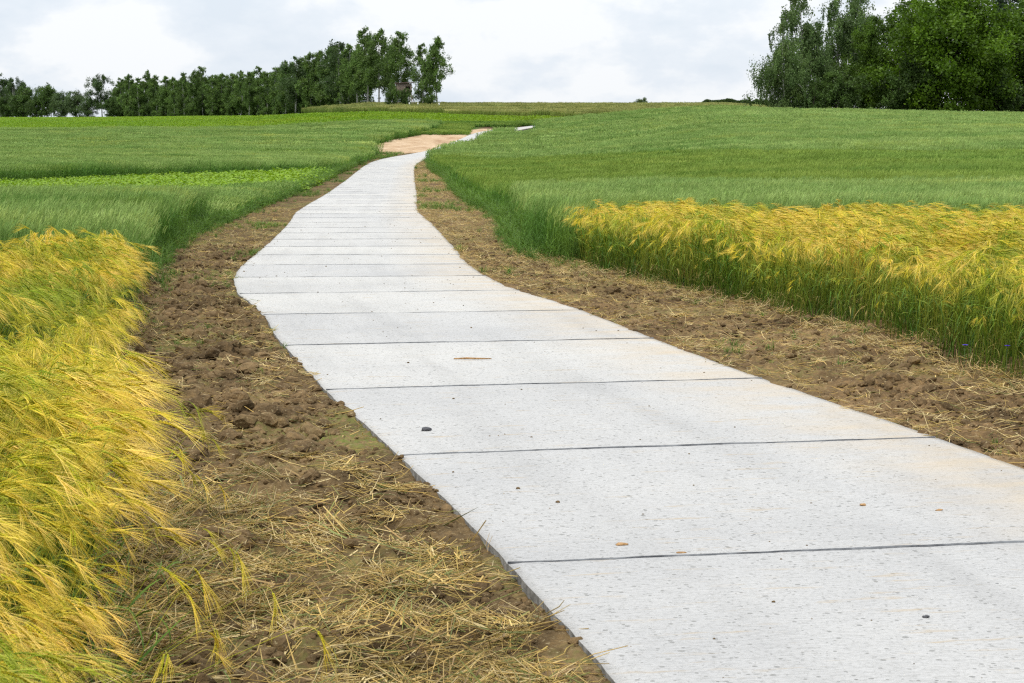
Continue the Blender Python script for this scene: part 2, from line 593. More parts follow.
    c = mixc(nt, lt.outputs[0], c, ramp(nt, [(0.35, (.08, .075, .065)), (0.6, (.19, .18, .16))], noise(nt, geo.outputs['Position'], 14, 4, 0.6)))
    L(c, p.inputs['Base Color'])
    p.inputs['Roughness'].default_value = 0.9
    p.inputs['Specular IOR Level'].default_value = 0.15
    # bump
    hsum = N(nt, 'ShaderNodeMath', operation='MULTIPLY_ADD'); L(p1, hsum.inputs[0]); hsum.inputs[1].default_value = -0.9; L(br, hsum.inputs[2])
    h2 = N(nt, 'ShaderNodeMath', operation='MULTIPLY_ADD'); L(p3, h2.inputs[0]); h2.inputs[1].default_value = -1.2; L(hsum.outputs[0], h2.inputs[2])
    h3 = N(nt, 'ShaderNodeMath', operation='MULTIPLY_ADD'); L(mo, h3.inputs[0]); h3.inputs[1].default_value = 0.6; L(h2.outputs[0], h3.inputs[2])
    b = N(nt, 'ShaderNodeBump'); b.inputs['Strength'].default_value = 0.7; b.inputs['Distance'].default_value = 0.007
    L(h3.outputs[0], b.inputs['Height']); L(b.outputs[0], p.inputs['Normal'])
    return m


def joint_material():
    m, nt, p, out = new_mat('bitumen_joint')
    geo = N(nt, 'ShaderNodeNewGeometry')
    c = ramp(nt, [(0.35, (.03, .032, .036)), (0.62, (.17, .175, .18))], noise(nt, geo.outputs['Position'], 9, 4, .6))
    nt.links.new(c, p.inputs['Base Color'])
    p.inputs['Roughness'].default_value = 0.85
    return m


S_JOINT = None
s_ref = float(np.interp(14.77, CL[:, 1], CS))     # a joint crosses the centre line here


def build_path():
    total = CS[-1]
    V = []; Q = []; UV = []
    n = 0
    NX = 49
    k0 = -int(s_ref // 3.0); k1 = int((total - s_ref) // 3.0)
    mv, mq, mn = [], [], 0
    for k in range(k0, k1):
        s0 = s_ref + 3.0 * k; s1 = s0 + 3.0
        ts = np.linspace(-HALFW, HALFW, NX)
        near = s0 < s_ref + 30
        gap = .007 if near else .009
        rs = np.random.default_rng(900 + k); rs2 = np.random.default_rng(901 + k)
        def wob(r_):      # wander of one joint, shared by both slabs
            ph = r_.uniform(0, 60)
            return .012 * (vnoise(ts * 1.3 + ph, ts * 0, 3) - .5) * 2 + .016 * (vnoise(ts * 8 + ph, ts * 0, 4) - .5)
        w0 = wob(rs); w1 = wob(rs2)
        rag0 = gap * (0.55 + .9 * vnoise(ts * 14 + k * 3, ts * 0 + 1, 8)); rag1 = gap * (0.55 + .9 * vnoise(ts * 14 + k * 5, ts * 0 + 2, 9))
        rows = np.concatenate([[0, .012], np.linspace(.1, 2.9, 24), [2.988, 3.0]])
        ch = .0045                                            # worn arris
        tilt = rs.uniform(-.0025, .0025)
        grid = []
        for ri, rr in enumerate(rows):
            f = rr / 3.0
            s = s0 + rr + w0 * (1 - f) + w1 * f
            if ri <= 1: s = s + rag0
            if ri >= len(rows) - 2: s = s - rag1
            tt = ts.copy()
            # slightly wavy formwork edge
            wv = .016 * (vnoise(np.array([(s0 + rr) * 1.1]), np.array([0.]), 21)[0] - .5) + .010 * (vnoise(np.array([(s0 + rr) * 6.]), np.array([0.]), 22)[0] - .5)
            tt[0] -= wv; tt[-1] += wv
            x, y = off(s, tt)
            z = T(x, y) + tilt * (f - .5) + 0.0015 * (fbm(x * 2.5, y * 2.5, 2, 31) - .5)
            if ri in (0, len(rows) - 1): z = z - ch
            z[0] -= ch; z[-1] -= ch
            V.append(np.stack([x, y, z], 1)); UV.append(np.stack([tt, np.full(NX, s0 + rr), np.full(NX, float(k))], 1))
            grid.append(n + np.arange(NX)); n += NX
        g = np.array(grid)
        Q.append(np.stack([g[:-1, :-1], g[:-1, 1:], g[1:, 1:], g[1:, :-1]], -1).reshape(-1, 4))
        ring = np.concatenate([g[0, :], g[1:, -1], g[-1, -2::-1], g[-2:0:-1, 0]])
        allv = np.concatenate(V); 
        rv = allv[ring].copy(); rv[:, 2] -= .17
        V = [allv]; UV = [np.concatenate(UV)]
        V.append(rv); UV.append(UV[0][ring])
        low = n + np.arange(len(ring)); n += len(ring)
        Q.append(np.stack([ring, low, np.roll(low, -1), np.roll(ring, -1)], -1))
        # bitumen in the joint
        x, y = off(s0 + w0, ts); z = T(x, y)
        strip = []
        bw = .35 + .75 * vnoise(ts * 4 + k * 7, ts * 0 + 3, 12) + .5 * vnoise(ts * 17 + k * 7, ts * 0 + 3, 14)
        for d, dz in ((-.019, -.03), (-.015, .001), (0, .0055), (.014, .001), (.018, -.03)):
            dz = dz * np.where(dz > 0, -.1 + 1.15 * vnoise(ts * 3 + k, ts * 0 + 5, 13), 1)
            x, y = off(s0 + w0 + d * bw, ts * .996); strip.append(np.stack([x, y, T(x, y) + dz], 1))
        sg = mn + np.arange(5 * NX).reshape(5, NX); mn += 5 * NX
        mv.append(np.concatenate(strip))
        mq.append(np.stack([sg[:-1, :-1], sg[:-1, 1:], sg[1:, 1:], sg[1:, :-1]], -1).reshape(-1, 4))
    allv = np.concatenate(V); auv = np.concatenate(UV)
    nb = len(allv)
    V = np.concatenate([allv] + mv)
    UVa = np.concatenate([auv, np.zeros((len(V) - nb, 3))])
    Qa = np.concatenate(Q); Qb = np.concatenate(mq) + nb
    mi = np.concatenate([np.zeros(len(Qa)), np.ones(len(Qb))])
    me = mesh_np('path', V, np.concatenate([Qa, Qb]), [concrete_material(), joint_material()], mi=mi, uv=UVa)
    o = link('path', me); tag(o, kind='structure')


build_path()


# ------------------------------------------------------------------ soil verges
def soil_material(name, dry, green):
    m, nt, p, out = new_mat(name)
    L = nt.links.new
    geo = N(nt, 'ShaderNodeNewGeometry')
    v = geo.outputs['Position']
    a = noise(nt, v, 1.1, 5, 0.62)
    b = noise(nt, v, 17, 5, 0.7)
    c1 = ramp(nt, [(0.32, tuple(k * .5 for k in dry)), (0.5, dry), (0.68, tuple(min(1, k * 1.6) for k in dry))], a)
    c2 = ramp(nt, [(0.33, (.6, .58, .56)), (0.5, (1, 1, 1)), (0.66, (1.45, 1.4, 1.3))], b)
    c = mixc(nt, 1.0, c1, c2, 'MULTIPLY')
    # pale bits of straw and chaff in the earth
    ch = noise(nt, mapping(nt, v, (40, 90, 40)), 1.0, 3, 0.7)
    chm = N(nt, 'ShaderNodeMapRange'); L(ch, chm.inputs[0]); chm.inputs[1].default_value = .60; chm.inputs[2].default_value = .68
    c = mixc(nt, chm.outputs[0], c, (.34, .27, .15))
    # thin green growth (moss, seedlings)
    g = noise(nt, v, 0.55, 4, 0.6)
    gm = N(nt, 'ShaderNodeMapRange'); L(g, gm.inputs[0]); gm.inputs[1].default_value = .48; gm.inputs[2].default_value = .70; gm.inputs[4].default_value = green
    g2 = noise(nt, v, 22, 3, 0.7)
    g2m = N(nt, 'ShaderNodeMapRange'); L(g2, g2m.inputs[0]); g2m.inputs[1].default_value = .4; g2m.inputs[2].default_value = .6
    gg = N(nt, 'ShaderNodeMath', operation='MULTIPLY'); L(gm.outputs[0], gg.inputs[0]); L(g2m.outputs[0], gg.inputs[1])
    c = mixc(nt, gg.outputs[0], c, (.12, .17, .03))
    L(c, p.inputs['Base Color'])
    p.inputs['Roughness'].default_value = 0.97
    p.inputs['Specular IOR Level'].default_value = 0.08
    bp = N(nt, 'ShaderNodeBump'); bp.inputs['Strength'].default_value = 1.0; bp.inputs['Distance'].default_value = 0.02
    L(b, bp.inputs['Height']); L(bp.outputs[0], p.inputs['Normal'])
    return m


def soil_h(x, y, rough):
    """clods and ruts"""
    r = fbm(x * 3.2, y * 3.2, 3, 41)
    rid = 1 - np.abs(2 * vnoise(x * 9, y * 9, 47) - 1)
    rid2 = 1 - np.abs(2 * vnoise(x * 23, y * 23, 48) - 1)
    f = vnoise(x * 60, y * 60, 49)
    return rough * (.16 * (r - .5) + .034 * (rid ** 2 - .3) + .024 * (rid2 ** 2 - .3) + .011 * (f - .5))


def side_bound(y, side):
    return xl(y) if side < 0 else xr(y)


def verge_z(x, y, t):
    """height of the soil at (x,y) whose distance from the centre line is |t|"""
    side = np.sign(t)
    e = np.abs(t) - HALFW
    w = np.clip(e / .35, 0, 1); w = w * w * (3 - 2 * w)
    rough = (.25 + .75 * w) * np.clip(1.25 - y / 130.0, .3, 1.0) * np.where(side < 0, 1.0, .85)
    lip = np.where(side < 0, -.024, -.012)
    spill = np.where(np.abs(e) < .4, (.075 * (fbm(x * 2.1, y * 2.1, 3, 33) - .5) + .02 * (vnoise(x * 19, y * 19, 34) - .5)) * (1 - w), 0) - np.clip(-e, 0, .2) * .55
    base = lip * (1 - w) + GZ * .55 * w + spill
    return T(x, y) + base + soil_h(x, y, rough)


def build_verge(side, name, mat, s_from, s_to, extra=.9):
    s = s_from; rows = []
    while s < s_to:
        rows.append(s)
        y = float(np.interp(s, CS, CL[:, 1]))
        s += max(.013, .0021 * max(y, 5))
    rows = np.array(rows)
    cx, cy, nx, ny = centre(rows)
    wid = []
    for i in range(len(rows)):
        t = 1.7
        b = side_bound(cy[i], side)
        wid.append(max(.2, abs(b - cx[i]) * ny_or(nx[i]) - HALFW) + extra)
    wid = np.array(wid)
    ncol = 120
    # columns denser near the concrete
    f = np.linspace(0, 1, ncol) ** 1.15
    Tt = side * (HALFW - .11 + wid[:, None] * f[None])
    X = cx[:, None] + nx[:, None] * Tt; Y = cy[:, None] + ny[:, None] * Tt
    Z = verge_z(X, Y, Tt)
    outer = np.clip((f[None] - .9) / .1, 0, 1)
    Z = Z - .16 * outer
    i = np.arange(X.size).reshape(X.shape)
    q = np.stack([i[:-1, :-1], i[:-1, 1:], i[1:, 1:], i[1:, :-1]], -1).reshape(-1, 4)
    if side < 0: q = q[:, ::-1]
    me = mesh_np(name, np.stack([X.ravel(), Y.ravel(), Z.ravel()], 1), q, [mat], smooth=True)
    o = link(name, me); tag(o, kind='structure')
    return o


def ny_or(v): return max(.3, abs(v))


def s_at(y): return float(np.interp(y, CL[:, 1], CS))


SOIL_L = soil_material('verge_soil_left', (.128, .086, .041), .75)
SOIL_R = soil_material('verge_soil_right', (.155, .100, .048), .5)
build_verge(-1, 'soil_verge', SOIL_L, s_at(3.2), s_at(163))
build_verge(1, 'soil_verge', SOIL_R, s_at(7.0), s_at(153))


# bare sandy patch beside the far bend
def build_sand():
    m, nt, p, out = new_mat('bare_sandy_soil')
    geo = N(nt, 'ShaderNodeNewGeometry')
    c = ramp(nt, [(0.3, (.34, .21, .12)), (0.5, (.47, .335, .205)), (0.7, (.57, .43, .29))], noise(nt, mapping(nt, geo.outputs['Position'], (1, .35, 1)), .55, 5, .65))
    c = mixc(nt, 1.0, c, ramp(nt, [(0.35, (.75, .72, .7)), (0.6, (1.1, 1.1, 1.1))], noise(nt, geo.outputs['Position'], 4, 4, .7)), 'MULTIPLY')
    nt.links.new(c, p.inputs['Base Color'])
    p.inputs['Roughness'].default_value = .95; p.inputs['Specular IOR Level'].default_value = .08
    ys = np.arange(157, 224, .3)
    lft = np.interp(ys, [157,159,163,167,176,186,196,209,216,222,224], [-8.6,-9.6,-11.0,-11.8,-12.2,-11.9,-11.0,-8.8,-6.6,-4,-3.4])
    lft = lft + .5 * (fbm(ys * .4, ys * 0, 3, 3) - .5)
    cxx = np.interp(ys, CL[:, 1], CL[:, 0]); slope = np.gradient(cxx, ys)
    rgt = cxx - HALFW * np.sqrt(1 + slope ** 2) - .06
    rgt = np.maximum(rgt, lft + .05)
    f = np.linspace(0, 1, 40)
    X = lft[:, None] * (1 - f) + rgt[:, None] * f; Y = np.repeat(ys[:, None], 40, 1)
    edge = np.minimum(f, 1 - f) * 2
    Z = T(X, Y) - .05 + .16 * (fbm(X * .9, Y * .5, 4, 77) - .4) * np.clip(edge * 3, 0, 1)[None] - .05 * (1 - np.clip(edge * 8, 0, 1))[None]
    i = np.arange(X.size).reshape(X.shape)
    q = np.stack([i[:-1, :-1], i[:-1, 1:], i[1:, 1:], i[1:, :-1]], -1).reshape(-1, 4)
    me = mesh_np('bare_ground', np.stack([X.ravel(), Y.ravel(), Z.ravel()], 1), q, [m], smooth=True)
    tag(link('bare_ground', me), kind='structure')


build_sand()


# ------------------------------------------------------------------ barley
M_BARLEY = plant_mat('barley_plant', [(0.36, (.45, .66, .36)), (0.5, (1.0, .98, .85)), (0.64, (1.12, 1.0, 1.05))], scale=1.1, trans=.16, rand=.4)


def bez(p, d0, d1, L, n):
    """curve from p with start and end directions"""
    pts = [np.array(p, float)]
    for i in range(n):
        f = (i + .5) / n
        d = np.array(d0) * (1 - f) + np.array(d1) * f
        d = d / np.linalg.norm(d)
        pts.append(pts[-1] + d * L / n)
    return np.array(pts)


def leaf(mb, r, base, az, L, w, up, droop, c0, c1):
    d0 = np.array([math.cos(az) * (1 - up), math.sin(az) * (1 - up), up]); d0 /= np.linalg.norm(d0)
    d1 = np.array([math.cos(az), math.sin(az), -droop]); d1 /= np.linalg.norm(d1)
    P = bez(base, d0, d1, L, 5)
    W = w * np.array([.6, 1, .95, .75, .45, .03])
    side = np.array([-math.sin(az), math.cos(az), r.uniform(-.4, .4)]); side /= np.linalg.norm(side)
    f = np.linspace(0, 1, 6)[:, None]
    mb.ribbon(P, W, side, np.array(c0) * (1 - f) + np.array(c1) * f)


def barley_plant(seed, H=.80, rich=True, mesh_only=True):
    r = random.Random(seed)
    mb = MB()
    lean = r.uniform(.12, .45)
    az = r.gauss(0, .45)
    d1 = (lean * math.cos(az), lean * math.sin(az), 1)
    LS = H * r.uniform(.84, 1.03)
    P = bez((0, 0, 0), (r.gauss(0, .05), r.gauss(0, .05), 1), d1, LS, 6)
    f = np.linspace(0, 1, 7)[:, None]
    cs = np.array([.09, .17, .02]) * (1 - f ** 1.4) + np.array([.50, .50, .055]) * f ** 1.4  # green ripening to yellow; foot darkened further as painted shade inside the crop
    mb.tube(P, np.linspace(.0021, .0013, 7) * (1 if rich else 1.5), 3, cs, cap=False)
    for k in range(r.choice([1, 2, 2]) if not rich else r.choice([1, 2, 3])):
        q = r.uniform(.15, .8)
        b = P[0] * 0 + np.array([np.interp(q, np.linspace(0, 1, 7), P[:, c]) for c in range(3)])
        if q < .35 and r.random() < .5: c0, c1 = (.30, .26, .07), (.42, .33, .12)      # dry lower leaf
        else: c0, c1 = ((.05, .115, .014), (.19, .30, .03)) if rich else ((.07, .15, .016), (.32, .42, .04))  # leaf bases coloured darker to stand for the shade among the stalks
        leaf(mb, r, b, r.uniform(0, 6.28), r.uniform(.13, .26), r.uniform(.007, .012), r.uniform(.5, .8) if rich else r.uniform(.72, .93), r.uniform(-.2, .9) if rich else r.uniform(-.6, .4), c0, c1)
    # nodding ear
    t = P[-1] - P[-2]; t /= np.linalg.norm(t)
    nod = r.uniform(-.9, .45)
    he = np.array([math.cos(az), math.sin(az), 0])
    d_end = he * 1.0 + np.array([0, 0, nod]); d_end /= np.linalg.norm(d_end)
    neck = bez(P[-1], t, t * .35 + d_end * .8, .075, 4)
    mb.tube(neck, .0012, 3, (.46, .46, .05), cap=False)
    LE = r.uniform(.075, .10)
    E = bez(neck[-1], t * .35 + d_end * .8, d_end + np.array([0, 0, -.35]), LE, 10)
    side = np.cross(he, (0, 0, 1.)); side = side + np.array([0, 0, r.uniform(-.6, .6)]); side /= np.linalg.norm(side)
    hue = r.random()
    hue = hue ** 1.0
    ce = np.array([.40, .44, .015]) * (1 - hue) + np.array([.68, .53, .03]) * hue
    ca = np.array([.68, .56, .03]) * (1 - hue) + np.array([.88, .66, .17]) * hue
    for i in range(10):
        tt = E[min(i + 1, 10)] - E[i]; tt /= np.linalg.norm(tt) + 1e-9
        up = np.cross(side, tt)
        wid = .0072 * (1 - .35 * (i / 10) ** 2)
        for sg in (-1, 1):
            c = E[i] + side * sg * wid * .62
            ax = tt * .9 + side * sg * .28; ax /= np.linalg.norm(ax)
            L_ = .0125
            a = c - ax * .003; b = c + ax * L_
            m = c + ax * L_ * .38
            r_ = .0040
            V = [a, m + side * r_, m + up * r_ * .8, m - side * r_, m - up * r_ * .8, b]
            kcol = ce * r.uniform(.82, 1.12)
            mb.add(V, None, [[0,2,1],[0,3,2],[0,4,3],[0,1,4],[5,1,2],[5,2,3],[5,3,4],[5,4,1]], kcol)
            # awn
            for rep in range(1):
                La = r.uniform(.10, .155) * (1 - .25 * i / 10)
                ad = tt + side * sg * r.uniform(.05, .26) + up * r.uniform(-.15, .2); ad /= np.linalg.norm(ad)
                mid = b + ad * La * .5
                ad2 = ad + np.array([0, 0, -.12]) + he * .1; ad2 /= np.linalg.norm(ad2)
                tip = mid + ad2 * La * .5
                w = .0008 if rich else .0011
                ws = np.cross(ad, np.array([r.gauss(0, 1), r.gauss(0, 1), r.gauss(0, 1)])); ws /= np.linalg.norm(ws) + 1e-9
                mb.add([b - ws * w, b + ws * w, mid + ws * w * .8, mid - ws * w * .8, tip], [[0, 1, 2, 3]], [[3, 2, 4]], ca * r.uniform(.85, 1.12))
    return mb.mesh('barley_stalk', [M_BARLEY])


B_RICH = [barley_plant(100 + i, rich=True) for i in range(14)]
B_MID = [barley_plant(200 + i, rich=False) for i in range(12)]


def green_shoot(seed):
    """unripe late tiller: leaves only"""
    r = random.Random(seed)
    mb = MB()
    for k in range(4):
        leaf(mb, r, (r.gauss(0, .012), r.gauss(0, .012), r.uniform(0, .22)), r.uniform(0, 6.28), r.uniform(.25, .45), r.uniform(.008, .013), r.uniform(.75, .92), r.uniform(-.5, .6),
             (.045, .10, .014), (.14, .24, .025))
    return mb.mesh('green_tiller', [M_BARLEY])


TILL = [green_shoot(300 + i) for i in range(5)]


def lodging(x, y):
    """wind and rain have pressed the crop in swells: height factor and lean heading"""
    a = fbm(x * .75 + 3, y * .5, 3, 61)
    b = fbm(x * .55, y * .4 + 8, 2, 63)
    return a, b


def barley_field(name, X, Y, edge, label, protos, lean0, H0=1.0, headmean=0.0, lodge=1.0):
    a, b = lodging(X, Y)
    n = len(X)
    hf = H0 * (1 - lodge * .3 * np.clip((a - .42) * 3.4, 0, 1)) * rng.uniform(.90, 1.06, n) * (1 + .26 * (vnoise(X * 3.1, Y * 2.6, 67) - .6))
    # outer stalks stand a bit more upright and lean outwards
    head = headmean + (b - .5) * 3.2 + rng.normal(0, .38, n)
    tiltm = lean0 + lodge * .40 * np.clip((a - .40) * 3, 0, 1.2) + rng.normal(0, .07, n)
    tiltm = np.clip(tiltm * np.where(edge < .3, .3, 1.0), 0, .75)
    # rotation: heading about z after tilting about y
    rot = np.stack([np.zeros(n), tiltm, head], 1)
    P = np.stack([X, Y, T(X, Y) + GZ - .03], 1)
    return P, rot, hf


def make_barley():
    # left plot
    X, Y = jitter_grid(-7.5, 0.2, 2.4, 21.3, .052)
    u = X / Y
    e = xl(Y) + .05 * (fbm(Y * 2, Y * 0, 2, 5) - .5) - X
    k = (e > 0) & (X > -.27 * Y - 1.4)
    k &= ~((Y < 3.0) & (X > -.6))
    k &= Y < 21.0 + .25 * np.sin(X * 3)
    k &= rng.random(len(X)) < np.clip(vnoise(X * 5.5, Y * 4.0, 83) * 3.6 - .35, .12, 1)
    X, Y, e = X[k], Y[k], e[k]
    P, rot, hf = barley_field('barley', X, Y, e, '', None, .12, 1.10, headmean=-.25, lodge=1.3)
    hf = hf * (1 - .20 * np.exp(-((Y - 15.4 - .35 * (X + 4)) / .75) ** 2))
    # stragglers leaning out over the soil along the near edge
    ys_ = rng.uniform(4.5, 11, 70); xs_ = xl(ys_) + rng.uniform(-.1, .16, 70)
    P = np.concatenate([P, np.stack([xs_, ys_, T(xs_, ys_) + GZ - .02], 1)])
    rot = np.concatenate([rot, np.stack([np.zeros(70), rng.uniform(.25, .9, 70), rng.normal(-.2, .8, 70)], 1)])
    hf = np.concatenate([hf, rng.uniform(.55, .95, 70)])
    X = np.concatenate([X, xs_])
    til = rng.random(len(X)) < .16
    idx = np.where(til, 14 + rng.integers(0, 5, len(X)), rng.integers(0, 14, len(X)))
    scatter('barley_field', P, B_RICH + TILL, rot, hf, idx,
            'ripening golden barley plot with long wind-combed awns left of the concrete path', 'barley crop')
    # right plot
    X, Y = jitter_grid(.8, 13.5, 9.0, 32.6, .056)
    xe = np.where(Y > 29.6, 1.0, xr(Y))
    e = X - xe + .10 * (fbm(Y * 1.7, Y * 0, 2, 9) - .5)
    u = X / Y
    k = (e > 0) & (X < .27 * Y + 1.6)
    k &= rng.random(len(X)) < np.clip(vnoise(X * 4.5, Y * 3.5, 84) * 3.4 - .5, .05, 1)
    k &= ~((e > 1.2) & (Y < 26) & (rng.random(len(X)) < .25))
    X, Y, e = X[k], Y[k], e[k]
    P, rot, hf = barley_field('barley', X, Y, e, '', None, .06, 1.17, headmean=.1, lodge=.5)
    hf = hf * np.clip(1.0 - (Y - 20) * .009, .86, 1)
    # stalks of the front face lean out towards the path here and there
    fs = (e < .5) & (rng.random(len(X)) < .24)
    hf = np.where(fs, hf * rng.uniform(.5, .97, len(X)), hf)
    fr = e < .3
    rot[fr, 2] = np.where(rng.random(fr.sum()) < .65, rng.uniform(-2.7, -.5, fr.sum()), rot[fr, 2])
    rot[fr, 1] = rng.uniform(0, .16, fr.sum())
    hf[fr & ~fs] *= 1.05
    til = rng.random(len(X)) < np.where(e < .5, .05, .04)
    idx = np.where(til, 12 + rng.integers(0, 5, len(X)), rng.integers(0, 12, len(X)))
    scatter('barley_field', P, B_MID + TILL, rot, hf, idx,
            'yellow barley plot with green stems showing along its cut front edge, right of the path', 'barley crop')


make_barley()


# ------------------------------------------------------------------ green cereals in tufts
def cereal_tuft(name, seed, rad, n, H, wmul, mat, base, mid, top, ear=True, leafn=2, lean=.18):
    r = random.Random(seed)
    mb = MB()
    base = np.array(base); mid = np.array(mid); top = np.array(top)
    for i in range(n):
        a = r.uniform(0, 6.283); q = rad * math.sqrt(r.random()) * 1.1
        p = np.array([q * math.cos(a), q * math.sin(a), 0])
        h = H * r.uniform(.78, 1.08)
        ln = r.uniform(.03, lean); la = r.gauss(0, .6)
        P = bez(p, (0, 0, 1), (ln * 2 * math.cos(la), ln * 2 * math.sin(la), 1), h, 3)
        az = r.uniform(0, 3.14)
        side = (math.cos(az), math.sin(az), 0)
        cc = r.uniform(.85, 1.15)
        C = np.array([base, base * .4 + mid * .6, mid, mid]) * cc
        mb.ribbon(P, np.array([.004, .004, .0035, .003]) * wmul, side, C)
        for k in range(leafn):
            f = r.uniform(.2, .85)
            b = P[0] * (1 - f) + P[-1] * f
            leaf2(mb, r, b, r.uniform(0, 6.283), r.uniform(.14, .26), .009 * wmul, (base * .3 + mid * .7) * cc, mid * 1.12 * cc)
        if ear:
            t = P[-1] - P[-2]; t /= np.linalg.norm(t)
            E = np.array([P[-1], P[-1] + t * .045, P[-1] + t * .09 + np.array([.01, 0, -.004]), P[-1] + t * .125 + np.array([.03, 0, -.012])])
            for sd in (side, (-side[1], side[0], 0)):
                mb.ribbon(E, np.array([.005, .010, .009, .002]) * wmul, sd, top * cc)
    return mb.mesh(name, [mat])


def leaf2(mb, r, base, az, L, w, c0, c1):
    d0 = np.array([math.cos(az) * .35, math.sin(az) * .35, .8]); d1 = np.array([math.cos(az), math.sin(az), r.uniform(-.6, .5)])
    P = bez(base, d0, d1, L, 3)
    side = np.array([-math.sin(az), math.cos(az), 0])
    f = np.linspace(0, 1, 4)[:, None]
    mb.ribbon(P, w * np.array([.7, 1, .7, .05]), side, np.array(c0) * (1 - f) + np.array(c1) * f)


def crop_mat(name, tints, scale, streak):
    return plant_mat(name, tints, scale=scale, stretch=(1, 1, 1), trans=.25, rand=.18, streak=streak, spec=.2)


STREAK = ((.03, .26, .1), [(0.33, (.68, .80, .66)), (0.5, (1, 1, 1)), (0.66, (1.25, 1.17, 1.25))])
M_RYE = crop_mat('blue_green_rye', [(0.3, (.86, .95, .9)), (0.55, (1, 1, 1)), (0.72, (1.2, 1.08, .85))], .25, STREAK)
M_BRT = crop_mat('fresh_green_cereal', [(0.3, (.8, .9, .9)), (0.5, (1, 1, 1)), (0.68, (1.1, 1.03, 1.0))], .10, STREAK)

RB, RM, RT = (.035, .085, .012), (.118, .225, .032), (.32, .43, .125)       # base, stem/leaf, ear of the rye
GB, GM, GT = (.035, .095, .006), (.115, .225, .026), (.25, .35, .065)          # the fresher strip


def field_points(x0, x1, y0, y1, sp, keep, umin=-.285, umax=.285):
    X, Y = jitter_grid(x0, x1, y0, y1, sp)
    u = X / Y
    k = (X > umin * Y - 1.5) & (X < umax * Y + 1.5)
    X, Y = X[k], Y[k]
    k = keep(X, Y)
    return X[k], Y[k]


def field(name, parts, label, cat):
    """parts: list of (X, Y, protos, zoff, height factor)"""
    Pa, Ra, Sa, Ia, pr = [], [], [], [], []
    for X, Y, protos, hf in parts:
        n = len(X)
        if not n: continue
        Pa.append(np.stack([X, Y, T(X, Y) + GZ - .04], 1))
        Ra.append(np.stack([rng.normal(0, .04, n), rng.normal(.05, .05, n), rng.normal(0, .5, n)], 1))
        h = hf * (1 + .16 * (fbm(X * .12, Y * .12, 3, 71) - .5) * 2 * .6) * rng.uniform(.95, 1.05, n)
        Sa.append(np.stack([np.ones(n), np.ones(n), h], 1))
        Ia.append(len(pr) + rng.integers(0, len(protos), n))
        pr += protos
    return scatter(name, np.concatenate(Pa), pr, np.concatenate(Ra), np.concatenate(Sa), np.concatenate(Ia), label, cat)


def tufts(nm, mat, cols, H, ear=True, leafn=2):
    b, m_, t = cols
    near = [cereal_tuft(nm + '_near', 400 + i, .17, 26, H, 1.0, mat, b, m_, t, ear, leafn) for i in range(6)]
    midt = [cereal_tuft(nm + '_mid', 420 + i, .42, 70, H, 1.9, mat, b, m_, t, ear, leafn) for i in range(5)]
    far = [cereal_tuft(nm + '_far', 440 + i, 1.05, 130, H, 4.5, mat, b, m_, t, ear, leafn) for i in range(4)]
    return near, midt, far


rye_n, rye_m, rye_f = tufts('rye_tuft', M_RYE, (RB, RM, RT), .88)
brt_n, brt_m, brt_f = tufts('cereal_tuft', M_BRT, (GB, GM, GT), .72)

# boundaries between the strips
def b_leafy_near(x): return np.interp(x, [-25, -12, -10, -8], [64, 57, 60, 76])
def b_leafy_far(x): return np.interp(x, [-25, -9], [81, 106])
def b_bright_far(x): return np.interp(x, [-5, 4, 11, 24], [132, 104, 88, 83])
def b_crest(x): return np.interp(x, [-8, 5, 20, 25, 27], [262, 252, 229, 204, 201])
def xrr(Y):  # right-hand crop edge, hugging the path past the bend
    cxx = np.interp(Y, CL[:, 1], CL[:, 0])
    return np.where(Y < 150, xr(Y), np.maximum(cxx + 1.64, -4.6))


def lf(X, Y): return X < xl(Y) + .3 * (fbm(Y * .8, Y * 0 + 2, 2, 15) - .5)
def rt(X, Y): return X > xrr(Y) + .3 * (fbm(Y * .8, Y * 0 + 2, 2, 16) - .5)


def ragged(X, Y, b): return b + 5 * (fbm(X * .35, Y * 0 + 4, 3, 25) - .5) + .03 * b * (_h(np.floor(X * 7), np.floor(Y * 7), 9) - .5)


# left blue-green rye behind the barley
k1 = lambda X, Y: lf(X, Y) & (Y > 21.1) & (Y < b_leafy_near(X))
parts = [(*field_points(-22, -3, 21, 46, .215, k1), rye_n, .95),
         (*field_points(-28, -5, 46, 81, .46, k1), rye_m, .58)]
field('rye_field', parts, 'blue-green rye strip directly behind the golden barley on the left', 'rye crop')

# right: blue-green rye behind the barley
k2 = lambda X, Y: rt(X, Y) & (Y > 30) & ((Y > 32.6) | (X < 1.0)) & (Y < ragged(X, Y, 53))
parts = [(*field_points(-1, 16, 30, 54, .215, k2), rye_n, .95)]
field('rye_field', parts, 'blue-green rye strip directly behind the yellow barley on the right', 'rye crop')

# right: fresher green strip
k3 = lambda X, Y: rt(X, Y) & (Y > ragged(X, Y, 53)) & (Y < ragged(X, Y, b_bright_far(X)))
parts = [(*field_points(-3, 22, 53, 70, .30, k3), brt_n, 1.0),
         (*field_points(-6, 40, 70, 133, .55, k3), brt_m, 1.05)]
field('cereal_field', parts, 'fresh green cereal strip crossing the right side between two bluer strips', 'cereal crop')

